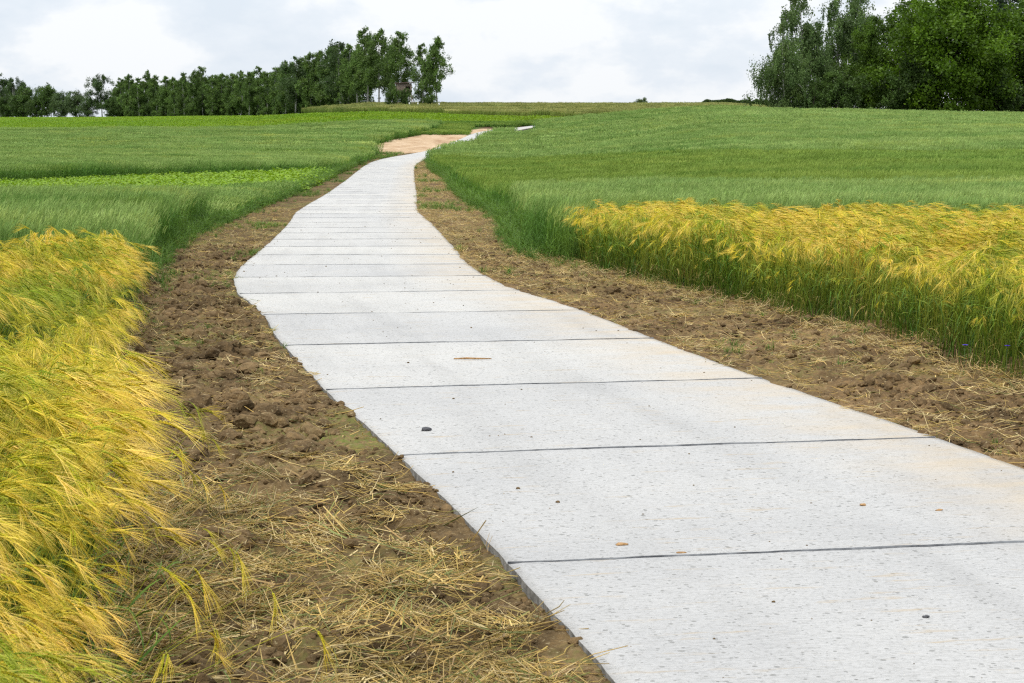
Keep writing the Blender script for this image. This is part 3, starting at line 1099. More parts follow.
# right: the big rye field up the slope
def k4(X, Y):
    k = rt(X, Y) & (Y > ragged(X, Y, b_bright_far(X))) & (Y < b_crest(X))
    k &= (Y < 206) | (dist_path(X, Y) > 2.2) 
    k &= ~((Y > 190) & (Y < 240) & (X > -.6 * Y / 229) & (X < 3.3 * Y / 229))
    k &= ~((Y > 225) & (Y < 239) & (X < 26) & (dist_path(X, Y) < 2.2))
    return k
parts = [(*field_points(-7, 42, 83, 133, .60, k4), rye_m, .95),
         (*field_points(-10, 60, 133, 263, 1.15, k4), rye_f, .92)]
field('rye_field', parts, 'large blue-green rye field climbing the slope right of the path to the crest', 'rye crop')

# left: big rye field beyond the leafy strip
def k5(X, Y):
    k = lf(X, Y) & (Y > b_leafy_far(X)) & (Y < 228 + .05 * (X + 8))
    k &= dist_path(X, Y) > 2.4
    k &= ~((Y > 206) & (X > -8.5))
    return k
parts = [(*field_points(-40, -8, 81, 135, .60, k5), rye_m, .90),
         (*field_points(-66, -3, 135, 229, 1.1, k5), rye_f, .90)]
field('rye_field', parts, 'large green rye field left of the path, beyond the yellow-green leafy strip', 'rye crop')


# leafy yellow-green strip
def leafy_tuft(seed, mat):
    r = random.Random(seed); mb = MB()
    for i in range(120):
        a = r.uniform(0, 6.283); q = .45 * math.sqrt(r.random())
        z = r.uniform(.10, .42) * (1 - .5 * (q / .45) ** 2)
        c = np.array([q * math.cos(a), q * math.sin(a), z])
        az = r.uniform(0, 6.28); L_ = r.uniform(.045, .08)
        d = np.array([math.cos(az), math.sin(az), r.uniform(-.3, .5)]); s = np.array([-math.sin(az), math.cos(az), r.uniform(-.2, .2)])
        mb.add([c - d * L_, c + s * L_ * .55, c + d * L_, c - s * L_ * .55], [[0, 1, 2, 3]], None, np.array([.23, .37, .012]) * r.uniform(.8, 1.1))
    for i in range(10):
        a = r.uniform(0, 6.28)
        mb.tube(bez((0, 0, 0), (0, 0, 1), (math.cos(a) * 1.2, math.sin(a) * 1.2, .6), .38, 3), .004, 3, (.10, .2, .02), cap=False)
    return mb.mesh('leafy_plant', [mat])


M_LEAFY = plant_mat('leafy_crop', [(0.3, (.8, .9, .8)), (0.6, (1.05, 1.0, 1.0))], scale=.4, trans=.3)
leafyp = [leafy_tuft(500 + i, M_LEAFY) for i in range(5)]
k6 = lambda X, Y: lf(X, Y) & (Y > b_leafy_near(X) + .5) & (Y < b_leafy_far(X) - .5)
X, Y = field_points(-30, -7, 54, 107, .52, k6)
n = len(X)
scatter('leafy_crop', np.stack([X, Y, T(X, Y) + GZ - .05], 1), leafyp, np.stack([np.zeros(n), np.zeros(n), rng.uniform(0, 6.28, n)], 1), rng.uniform(.9, 1.12, n) * np.interp(X, [-20, -9], [.9, 1.45]), None,
        'narrow strip of low yellow-green leafy plants across the left field', 'leafy crop')

# bright meadow below the far left trees and the greener strip right of it
M_MEAD = plant_mat('bright_meadow', [(0.3, (.8, .9, .8)), (0.5, (1, 1, 1)), (0.7, (1.15, 1.03, 1))], scale=.05, trans=.3, rand=.12)
mead = [cereal_tuft('meadow_tuft', 520 + i, 1.3, 110, .28, 7.0, M_MEAD, (.10, .19, .005), (.195, .32, .010), (.26, .375, .02), False, 2) for i in range(4)]
def k7(X, Y):
    k = (Y > 228 + .05 * (X + 8)) & (Y < np.interp(X, [-110, -80, -40, -22, 5, 9], [500, 420, 330, 292, 262, 240])) & (X < 9)
    k &= (dist_path(X, Y) > 2.6) & ~((Y < 240) & (X > -9))
    return k
X1, Y1 = field_points(-135, 9, 226, 500, 1.5, k7)
# the grassy apron round the sliver of path on the slope
k8 = lambda X, Y: (X > -8.5) & (X < 9) & (Y > 206) & (Y < 240) & (dist_path(X, Y) > 2.7) & ((Y > 231) | (X < -5))
X2, Y2 = field_points(-9, 9, 206, 240, .9, k8)
n = len(X1)
field('grass_apron', [(X2, Y2, brt_f, .5)], 'mid green grass around the last visible sliver of path on the slope', 'grass')
scatter('meadow', np.stack([X1, Y1, T(X1, Y1) + GZ - .05], 1), mead, np.stack([np.zeros(n), np.zeros(n), rng.uniform(0, 6.28, n)], 1),
        np.stack([np.ones(n), np.ones(n), rng.uniform(.7, 1.1, n) * np.where(Y1 < 240, .6, 1)], 1), None, 'bright green low meadow strip in front of the far left trees', 'meadow')

# olive field on the crest
M_OLV = plant_mat('olive_cereal', [(0.3, (.85, .9, .85)), (0.6, (1.05, 1.0, .95))], scale=.08, trans=.25, streak=STREAK)
olv = [cereal_tuft('olive_tuft', 540 + i, 1.2, 120, .80, 6, M_OLV, (.09, .13, .02), (.18, .24, .045), (.34, .36, .12), True, 1) for i in range(4)]
def k9(X, Y):
    nb = np.interp(X, [-110, -80, -40, -22, 5, 9], [500, 420, 330, 292, 262, 240])
    return (Y > np.where(X < 8, nb, b_crest(X))) & (Y < nb * 0 + 385) & ((X > 25) | (Y < 385)) & (X > -24 - (Y - 290) * .15)
X1, Y1 = field_points(-60, 75, 200, 385, 1.5, k9); n = len(X1)
ok = ~((X1 / Y1 > .122))
X1, Y1 = X1[ok], Y1[ok]; n = len(X1)
scatter('cereal_field', np.stack([X1, Y1, T(X1, Y1) + GZ - .05], 1), olv, np.stack([np.zeros(n), rng.normal(.05, .05, n), rng.normal(0, .5, n)], 1),
        np.stack([np.ones(n), np.ones(n), rng.uniform(.85, 1.05, n)], 1), None, 'olive-tinged cereal field along the bare crest against the sky', 'cereal crop')


# ------------------------------------------------------------------ straw, clods, grass on the verges
M_STRAW = plant_mat('straw', [(0.3, (.65, .62, .6)), (0.5, (1, 1, 1)), (0.7, (1.1, 1.05, .95))], scale=2.5, trans=.1, rand=.6, rough=.5)
M_CLOD = soil_material('clod_soil', (.135, .09, .045), .1)
M_GRASS = plant_mat('verge_grass', [(0.3, (.8, .9, .8)), (0.6, (1.1, 1.05, 1))], scale=1.2, trans=.3, rand=.4)


def straw_bit(seed, n, spread, align, Lm, w=.0017):
    r = random.Random(seed); mb = MB()
    pal = [(.50, .34, .10), (.60, .43, .15), (.32, .21, .08), (.42, .31, .09), (.20, .22, .06), (.66, .52, .25)]
    for i in range(n):
        L_ = Lm * r.uniform(.4, 1.2); az = r.gauss(0, align)
        c = np.array([r.gauss(0, spread), r.gauss(0, spread * .6), r.uniform(0, .018) + .004 * (i % 4)])
        d = np.array([math.cos(az), math.sin(az), r.gauss(0, .2)])
        kink = np.array([math.cos(az + r.gauss(0, .35)), math.sin(az + r.gauss(0, .35)), r.gauss(.0, .22)])
        P = np.array([c - d * L_ * .5, c, c + kink * L_ * .5])
        P[:, 2] = np.maximum(P[:, 2], -.012)
        col = np.array(pal[r.randrange(len(pal))])
        if r.random() < .7:
            mb.tube(P, [w * .9, w, w * .6], 4, col)
        else:
            s = np.array([-math.sin(az), math.cos(az), r.uniform(-.7, .7)])
            mb.ribbon(P, np.array([.005, .006, .001]) * r.uniform(.6, 1.2), s, col * .95)
    return mb.mesh('straw', [M_STRAW])


def clod(seed):
    r = np.random.default_rng(seed)
    bm = bmesh.new(); bmesh.ops.create_icosphere(bm, subdivisions=2, radius=1)
    o1 = r.uniform(0, 50, 3)
    for v in bm.verts:
        c = v.co
        n_ = float(fbm(np.array([c.x * 1.2 + o1[0] + c.z]), np.array([c.y * 1.2 + o1[1] - c.z * .7]), 4, seed)[0])
        n2 = float(vnoise(np.array([c.x * 4.5 + o1[1] + c.z * 2]), np.array([c.y * 4.5 + c.z * 3.1]), seed + 9)[0])
        f = .42 + .85 * n_ + .5 * n2
        v.co = Vector((c.x * f * 1.15, c.y * f, c.z * f * .72))
    me = bpy.data.meshes.new('clod'); bm.to_mesh(me); bm.free()
    me.materials.append(M_CLOD)
    return me


def grass_tuft(seed, n=22, H=.14, rad=.05, cols=((.06, .13, .015), (.16, .27, .03))):
    r = random.Random(seed); mb = MB()
    for i in range(n):
        a = r.uniform(0, 6.283); q = rad * r.random()
        leaf(mb, r, (q * math.cos(a), q * math.sin(a), 0), r.uniform(0, 6.28), H * r.uniform(.5, 1.2), r.uniform(.003, .006), r.uniform(.7, .92), r.uniform(-.4, .7), cols[0], np.array(cols[1]) * r.uniform(.7, 1.2))
    return mb.mesh('grass_tuft', [M_GRASS])


def verge_points(side, y0, y1, dens, wfun=None, extra=.25):
    s0, s1 = s_at(y0), s_at(y1)
    n = int(dens * (s1 - s0) * 3.2)
    s = rng.uniform(s0, s1, n)
    cx_, cy_, nx_, ny_ = centre(s)
    t = side * (HALFW + rng.uniform(0, 3.2, n))
    x = cx_ + nx_ * t; y = cy_ + ny_ * t
    inside = (x > xl(y) - extra) if side < 0 else (x < xr(y) + extra)
    inside &= (np.abs(x / y) < .30)
    if wfun is not None: inside &= rng.random(n) < wfun(x, y, np.abs(t) - HALFW)
    x, y, t = x[inside], y[inside], t[inside]
    return x, y, t, verge_z(x, y, t)


def make_litter():
    single = [straw_bit(600 + i, 1, 0, 3, .16) for i in range(6)]
    few = [straw_bit(620 + i, 9, .05, .9, .16) for i in range(6)]
    mat_ = [straw_bit(640 + i, 30, .09, .85, .22) for i in range(8)]
    protos = single + few + mat_
    P, Ro, S, I = [], [], [], []
    def put(x, y, z, base, cnt, tilt=.12, sc=(.8, 1.3), heading=None):
        n = len(x)
        P.append(np.stack([x, y, z + .006], 1))
        h = rng.uniform(0, 6.28, n) if heading is None else heading + rng.normal(0, .6, n)
        Ro.append(np.stack([rng.normal(0, tilt, n), rng.normal(0, tilt, n), h], 1))
        S.append(rng.uniform(*sc, n)); I.append(base + rng.integers(0, cnt, n))
    # left verge: thick mats in the near foreground, thinner further on
    mats = lambda x, y, e: np.clip((e - .10) * 6, 0, 1) * np.clip(np.interp(y, [4, 7.6, 8.6, 10.0, 12], [1, 1, .5, .16, .03]) * np.clip(fbm(x * 1.5, y * 1.5, 2, 91) * 3.2 - .8, .2, 1), 0, 1)
    x, y, t, z = verge_points(-1, 3.4, 13, 125, mats); put(x, y, z, 12, 8, .24, (.7, 1.25))
    fw = lambda x, y, e: np.clip(e * 9 + .1, 0, 1) * np.clip(fbm(x * .9, y * .9, 3, 93) * 3.0 - .95, .05, 1) * np.interp(y, [8, 14, 40], [1, .6, .35])
    x, y, t, z = verge_points(-1, 3.4, 60, 34, fw); put(x, y, z, 6, 6, .15)
    x, y, t, z = verge_points(-1, 3.4, 60, 48, None); put(x, y, z, 0, 6, .2)
    # band of straw along the foot of the left barley
    band = lambda x, y, e: np.where((x < xl(y) + .45), .55, 0)
    x, y, t, z = verge_points(-1, 3.4, 20, 60, band); put(x, y, z, 6, 6, .2, heading=1.2)
    scatter('straw_litter', np.concatenate(P), protos, np.concatenate(Ro), np.concatenate(S), np.concatenate(I),
            'loose trampled straw strewn over the brown soil between the left barley and the path', 'straw')
    P.clear(); Ro.clear(); S.clear(); I.clear()
    fr = lambda x, y, e: np.clip(fbm(x * .8, y * .8, 3, 97) * 3.0 - .9, .12, 1)
    x, y, t, z = verge_points(1, 9, 140, 30, fr); put(x, y, z, 6, 6, .15)
    x, y, t, z = verge_points(1, 9, 60, 45, None); put(x, y, z, 0, 6, .2)
    bandr = lambda x, y, e: np.where((x > xr(y) - .4), .7, 0)
    x, y, t, z = verge_points(1, 9, 34, 70, bandr); put(x, y, z, 6, 6, .3)
    scatter('straw_litter', np.concatenate(P), protos, np.concatenate(Ro), np.concatenate(S), np.concatenate(I),
            'loose straw strewn over the soil between the path and the right barley', 'straw')
    # clods
    cl = [clod(700 + i) for i in range(9)]
    for side, nm, dn, yy, sz in ((-1, 'left', 900, 36, .95), (1, 'right', 420, 40, .7)):
        w = lambda x, y, e: np.clip(fbm(x * 1.3, y * 1.1, 3, 81) * 3 - .9, .1, 1) * np.interp(y, [3, 15, 40], [1, .7, .35])
        x, y, t, z = verge_points(side, 3.4 if side < 0 else 9, yy, dn, w)
        n = len(x)
        s = np.clip(rng.lognormal(-4.7, .75, n), .004, .052) * sz * np.interp(y, [6, 20], [1, 1.4]) * np.clip(.45 + (np.abs(t) - HALFW) * 2.2, .4, 1)
        scatter('soil_clods', np.stack([x, y, z + s * .12], 1), cl, np.stack([rng.uniform(-.5, .5, n), rng.uniform(-.5, .5, n), rng.uniform(0, 6.28, n)], 1), s, None,
                'brown crumbly earth clods covering the %s soil verge' % nm, 'soil clods')
    # grass and seedlings
    gt = [grass_tuft(720 + i) for i in range(6)] + [grass_tuft(730 + i, 14, .09, .09, ((.10, .16, .02), (.26, .32, .05))) for i in range(4)]
    gt_tall = [grass_tuft(740 + i, 34, .36, .07, ((.05, .12, .012), (.15, .27, .03))) for i in range(4)]
    for side, nm in ((-1, 'left'), (1, 'right')):
        # patches away from the concrete and a fringe at the crop foot
        def wg(x, y, e):
            b = xl(y) if side < 0 else xr(y)
            d = np.abs(x - b)
            fringe = np.where(d < .45, np.interp(y, [4, 15, 25, 30, 40], [.10, .16, .3, .8, 1.0]), 0)
            patch = np.clip(fbm(x * .55, y * .35, 3, 55 if side < 0 else 56) * 6 - 3.3, 0, 1) * np.interp(y, [7, 14, 30, 60], [.08, .35, .6, .35])
            return np.clip(fringe + patch, 0, 1)
        x, y, t, z = verge_points(side, 5 if side < 0 else 10, 165 if side < 0 else 153, 34, wg, .5)
        n = len(x)
        tall = (np.abs(x - (xl(y) if side < 0 else xr(y))) < .35) & (rng.random(n) < .45) & (y > (18 if side < 0 else 31))
        idx = np.where(tall, 10 + rng.integers(0, 4, n), rng.integers(0, 10, n))
        sc = rng.uniform(.5, 1.1, n) * np.interp(y, [10, 60, 150], [.8, 1.7, 2.6])
        scatter('verge_grass', np.stack([x, y, z - .005], 1), gt + gt_tall, np.stack([np.zeros(n), np.zeros(n), rng.uniform(0, 6.28, n)], 1), sc, idx,
                'sparse green grass and seedlings on the %s soil verge' % nm, 'grass')


make_litter()


# crumbs of earth scattered on the concrete
def path_crumbs():
    cl = [clod(760 + i) for i in range(4)]
    n = 5200
    s = rng.uniform(s_at(5), s_at(60), n); t = rng.uniform(-1.5, 1.5, n)
    dens = .05 + .35 * np.clip((np.abs(t) - 1.35) * 8, 0, 1) + .25 * np.clip(fbm(s * .9, t * 1.8, 3, 19) * 6 - 3.4, 0, 1)
    k = rng.random(n) < dens; s, t = s[k], t[k]
    x, y = off(s, t)
    sz = np.clip(rng.lognormal(-5.75, .5, len(x)), .0018, .011)
    n = len(x)
    scatter('earth_crumbs', np.stack([x, y, T(x, y) + sz * .3], 1), cl, np.stack([np.zeros(n), np.zeros(n), rng.uniform(0, 6.28, n)], 1), sz, None,
            'tiny crumbs of earth sprinkled over the pale concrete path', 'earth crumbs')


path_crumbs()

# ------------------------------------------------------------------ small things lying on the path
M_STONE = new_mat('grey_stone')
M_STONE[2].inputs['Base Color'].default_value = (.07, .07, .075, 1); M_STONE[2].inputs['Roughness'].default_value = .8
M_TAN = new_mat('tan_earth')
_c = ramp(M_TAN[1], [(0.35, (.22, .12, .045)), (0.65, (.42, .25, .11))], noise(M_TAN[1], N(M_TAN[1], 'ShaderNodeNewGeometry').outputs['Position'], 60, 3))
M_TAN[1].links.new(_c, M_TAN[2].inputs['Base Color']); M_TAN[2].inputs['Roughness'].default_value = .95


def lump(name, seed, x, y, sx, sy, sz, mat, label, cat, rz=0):
    me = clod(seed); me.materials[0] = mat[0]
    o = link(name, me)
    o.location = (x, y, float(T(x, y)) + sz * .45)
    o.scale = (sx, sy, sz); o.rotation_euler = (0, 0, rz)
    tag(o, label, cat)


lump('stone', 801, -.514, 12.43, .026, .022, .020, M_STONE, 'dark grey stone alone on the pale slab near the left path edge', 'stone')
lump('stone', 803, 1.53, 7.62, .012, .010, .008, M_STONE, 'small dark pebble on the nearest concrete slab, low at the right', 'stone')
lump('earth_lump', 805, .475, 8.97, .021, .015, .009, M_TAN, 'ochre crumb of earth just behind the nearest joint on the left', 'earth lump', .2)
lump('earth_lump', 806, .72, 8.80, .017, .010, .005, M_TAN, 'flat ochre smear of earth lying just in front of the nearest joint', 'earth lump', .1)
lump('earth_lump', 807, 1.68, 9.93, .014, .012, .010, M_TAN, 'round ochre earth lump in the middle of the second slab', 'earth lump')
lump('earth_lump', 808, 2.02, 9.80, .014, .010, .006, M_TAN, 'thin ochre earth crumb right of the round one on the second slab', 'earth lump', .4)
_t = MB(); _t.tube([(-.15, 0, 0), (-.05, .008, .003), (.04, -.006, .002), (.145, .006, 0)], [.005, .008, .007, .004], 7, (1, 1, 1))
_m = _t.mesh('stick', [M_TAN[0]], True)
_o = link('stick', _m); _o.location = (-.305, 16.28, float(T(-.305, 16.28)) + .010)
tag(_o, 'short pale stick lying crosswise on the path between two joints', 'stick')


# ------------------------------------------------------------------ cornflowers in the right barley
def cornflowers():
    ms, nt, p, _ = new_mat('cornflower_stem'); p.inputs['Base Color'].default_value = (.12, .2, .06, 1)
    mp_, nt2, p2, _ = new_mat('cornflower_petal'); p2.inputs['Base Color'].default_value = (.10, .055, .55, 1); p2.inputs['Roughness'].default_value = .6
    spots = [(3.34, 15.55, .28, 'cornflower low in the front of the right barley, left of the low pair'),
             (3.64, 15.5, .28, 'cornflower low in the front of the right barley, right of the low pair'),
             (3.79, 15.60, .53, 'cornflower halfway up the right barley front at the picture edge'),
             (3.84, 15.70, .79, 'topmost cornflower, above the barley ears at the right picture edge')]
    for x, y, h, lab in spots:
        z0 = float(T(x, y)) + GZ
        root = bpy.data.objects.new('cornflower', None); COLL.objects.link(root); root.location = (x, y - .12, z0)
        tag(root, 'violet blue ' + lab, 'flower', 'cornflowers in the right barley')
        mb = MB(); mb.tube(bez((0, 0, 0), (0, 0, 1), (.05, -.03, 1), h, 5), .0016, 4, (1, 1, 1)); top = bez((0, 0, 0), (0, 0, 1), (.05, -.03, 1), h, 5)[-1]
        link('stem', mb.mesh('stem', [ms]), root)
        hb = MB()
        r = random.Random(int(x * 100))
        for k in range(11):
            a = k * 2 * math.pi / 11 + r.uniform(-.1, .1)
            for el in (0.35, 1.0):
                d = np.array([math.cos(a) * math.cos(el), math.sin(a) * math.cos(el), math.sin(el)]); s = np.array([-math.sin(a), math.cos(a), 0])
                L_ = .024 if el < .5 else .013
                hb.add([top, top + d * L_ * .6 - s * .005, top + d * L_ * 1.0 - s * .006, top + d * L_ * .85, top + d * L_ + s * .006, top + d * L_ * .6 + s * .005],
                       None, [[0, 1, 5], [1, 2, 3], [1, 3, 5], [5, 3, 4]], (1, 1, 1))
        link('petals', hb.mesh('petals', [mp_]), root)
        cb = MB(); cb.tube([top - np.array([0, 0, .012]), top - np.array([0, 0, .006]), top + np.array([0, 0, .002])], [.003, .006, .003], 6)
        link('calyx', cb.mesh('calyx', [ms]), root)


cornflowers()


# ------------------------------------------------------------------ trees
def leaf_mat(name, tints, trans=.42, rand=.2, scale=.6):
    return plant_mat(name, tints, scale=scale, trans=trans, rand=rand, rough=.5, spec=.3)


M_BIRCH_L = leaf_mat('birch_leaves', [(0.3, (.75, .8, .8)), (0.55, (1, 1, 1)), (0.75, (1.25, 1.15, 1))])
M_DARK_L = leaf_mat('broad_leaves', [(0.3, (.75, .8, .8)), (0.55, (1, 1, 1)), (0.75, (1.3, 1.2, 1))])


def bark_mats():
    m, nt, p, _ = new_mat('birch_bark')
    tc = N(nt, 'ShaderNodeTexCoord')
    f = noise(nt, mapping(nt, tc.outputs['Object'], (1.5, 1.5, 5)), 1.0, 4, .7)
    nt.links.new(ramp(nt, [(0.36, (.05, .045, .04)), (0.46, (.32, .31, .28)), (0.7, (.50, .48, .45))], f), p.inputs['Base Color'])
    p.inputs['Roughness'].default_value = .8
    m2, nt, p, _ = new_mat('dark_bark')
    tc = N(nt, 'ShaderNodeTexCoord')
    f = noise(nt, mapping(nt, tc.outputs['Object'], (4, 4, 1)), 2.0, 4, .7)
    nt.links.new(ramp(nt, [(0.3, (.04, .032, .025)), (0.7, (.12, .10, .08))], f), p.inputs['Base Color'])
    p.inputs['Roughness'].default_value = .9
    return m, m2


M_BARKW, M_BARKD = bark_mats()


def leaves(mb, C, sz, col, rs, droop=0.0):
    """many small leaf faces at centres C"""
    n = len(C)
    d = rs.normal(0, 1, (n, 3)); d[:, 2] -= droop * 1.5; d /= np.linalg.norm(d, axis=1)[:, None]
    e = rs.normal(0, 1, (n, 3)); e -= d * np.sum(d * e, 1)[:, None]; e /= np.linalg.norm(e, axis=1)[:, None]
    s = sz * rs.uniform(.6, 1.25, n)[:, None]
    V = np.stack([C - d * s, C + e * s * .62, C + d * s, C - e * s * .62], 1).reshape(-1, 3)
    q = np.arange(4 * n).reshape(n, 4)
    c = np.repeat(np.asarray(col) * rs.uniform(.7, 1.25, n)[:, None], 4, 0)
    mb.add(V, q, None, c)


def make_tree(kind, seed, H, Wd, nleaf, lsz, col, clear=.15, droop=.4, trunks=1, open_=.5, lean=0.0, white=True, top_pow=1.0, limbs=26):
    """returns (trunk mesh, crown mesh): forked tapering trunk, limbs and a crown of leaf clusters along twigs"""
    rs = np.random.default_rng(seed)
    tb = MB(); cb = MB()
    centres = []
    for tk in range(trunks):
        bx = rs.normal(0, .25) if trunks > 1 else 0
        by = rs.normal(0, .25) if trunks > 1 else 0
        ln = lean + (rs.normal(0, .07) if trunks > 1 else rs.normal(0, .02))
        h = H * (1 if tk == 0 else rs.uniform(.75, .97))
        n = 9
        f = np.linspace(0, 1, n)
        P = np.stack([bx + ln * h * f ** 1.3 + .05 * h * .15 * np.sin(f * 5 + seed), by + .02 * h * np.sin(f * 4 + seed * 2 + tk), h * f * .97], 1)
        r0 = .009 * h + .02
        tb.tube(P, r0 * (1 - f) ** .8 + .012, 6)
        for k in range(limbs // trunks + 1):
            fz = clear + (1 - clear) * (k + rs.random()) / (limbs // trunks + 1)
            fz = min(fz, .985)
            b = np.array([np.interp(fz, f, P[:, c]) for c in range(3)])
            env = (math.sin(math.pi * min(1, ((fz - clear) / (1 - clear + 1e-6)) ** top_pow * .86 + .12))) ** .75
            L_ = Wd * .5 * env * rs.uniform(.65, 1.2) + .12
            az = rs.uniform(0, 6.283)
            up = rs.uniform(.25, .9) + .5 * fz
            d0 = np.array([math.cos(az), math.sin(az), up]); d1 = np.array([math.cos(az), math.sin(az), -droop * rs.uniform(.3, 1.3)])
            B = bez(b, d0 / np.linalg.norm(d0), d1 / np.linalg.norm(d1), L_ * 1.15, 6)
            tb.tube(B, np.linspace(r0 * .35 * (1 - fz) + .012, .006, 7), 4, cap=False)
            # twigs along the limb carry the leaf clusters
            for j in range(2, 7):
                if rs.random() < open_ * .35: continue
                centres.append((B[j], .16 * Wd * (.35 + .65 * env) * rs.uniform(.45, 1.1) * (1 - .3 * (j / 7))))
                if rs.random() < .75:
                    o = rs.normal(0, .10 * Wd * (.3 + .7 * env), 3); centres.append((B[j] + o, .12 * Wd * (.4 + .6 * env) * rs.uniform(.5, 1.1)))
    w = np.array([c[1] ** 1.6 for c in centres]); w /= w.sum()
    cnt = rs.multinomial(nleaf, w)
    CC = []
    CN = []
    for (c, r_), k in zip(centres, cnt):
        if not k: continue
        g = rs.normal(0, .48, (k, 3)) * r_ * .92
        g[:, 2] = g[:, 2] * (.9 + .9 * droop) - droop * r_ * .5 * rs.random(k)
        pts = c + g
        CC.append(pts); CN.append(np.full(k, rs.uniform(.6, 1.35)))
    if droop > .8:      # hanging strands of a weeping birch
        outer = [c for c in centres if math.hypot(c[0][0], c[0][1]) > .22 * Wd]
        for _ in range(170):
            c, r_ = outer[rs.integers(0, len(outer))]
            L_ = rs.uniform(.7, 2.4); k = int(L_ * 44)
            q = rs.random(k)
            ph = rs.uniform(0, 6.28)
            pts = c + np.stack([.12 * np.sin(q * 3 + ph) + rs.normal(0, .06, k) + .18 * q, .12 * np.cos(q * 3 + ph) + rs.normal(0, .06, k), -q * L_], 1)
            CC.append(pts); CN.append(np.full(k, rs.uniform(.8, 1.3)))
    CC = np.concatenate(CC); CN = np.concatenate(CN)
    CC[:, 2] = np.maximum(CC[:, 2], .15)
    leaves(cb, CC, lsz, np.asarray(col)[None] * CN[:, None], rs, droop)
    # the crown stops at H
    return tb.mesh('trunk', [M_BARKW if white else M_BARKD], True), cb.mesh('crown', [M_BIRCH_L if white else M_DARK_L])


BIRCH = (.125, .205, .042)
kinds = {
    'birch': [make_tree('birch', 11 + i, 10, 3.7, 13000, .115, BIRCH, clear=.04, droop=.5, limbs=48, open_=.35, top_pow=.7) for i in range(5)],
    'birch_high': [make_tree('birch', 31 + i, 10, 3.8, 13000, .105, BIRCH, clear=.26, top_pow=.7, droop=.6, limbs=40, open_=.5, lean=.02 * (i - 1)) for i in range(4)],
    'lacy': [make_tree('birch', 51 + i, 10, 5.4, 11000, .12, (.075, .125, .035), clear=.2, droop=.5, limbs=26, open_=1.0, trunks=2) for i in range(2)],
    'round': [make_tree('round', 61 + i, 6, 6, 11000, .14, (.082, .14, .028), clear=.04, droop=.1, limbs=34, open_=.2, trunks=3, white=False) for i in range(3)],
    'grey': [make_tree('willow', 71 + i, 6, 6, 10000, .13, (.115, .175, .06), clear=.03, droop=.2, limbs=32, open_=.3, trunks=3, white=False) for i in range(2)],
}


def px_to_u(px): return (px - 512) / FPX


def place(name, meshes, px, d, top_px, base_h, wmul, label, cat, group=None, rz=None, zsink=0.1):
    """a tree standing d metres out; its height is the one that reads top_px in the photograph"""
    x = px_to_u(px) * d * 1.0; y = d
    z = float(T(x, y)) + GZ - zsink
    top = 1.8 + (128 - top_px) * d / FPX * 1.0
    s = (top - z) / base_h
    root = bpy.data.objects.new(name, None); COLL.objects.link(root)
    root.location = (x, y, z); root.rotation_euler = (0, 0, random.uniform(0, 6.28) if rz is None else rz)
    root.scale = (s * wmul, s * wmul, s)
    tag(root, label, cat, group)
    link('trunk', meshes[0], root); link('crown', meshes[1], root)
    return root


def row_d(px): return float(np.interp(px, [-60, 0, 110, 240, 320, 380, 450], [560, 520, 465, 405, 365, 335, 318]))


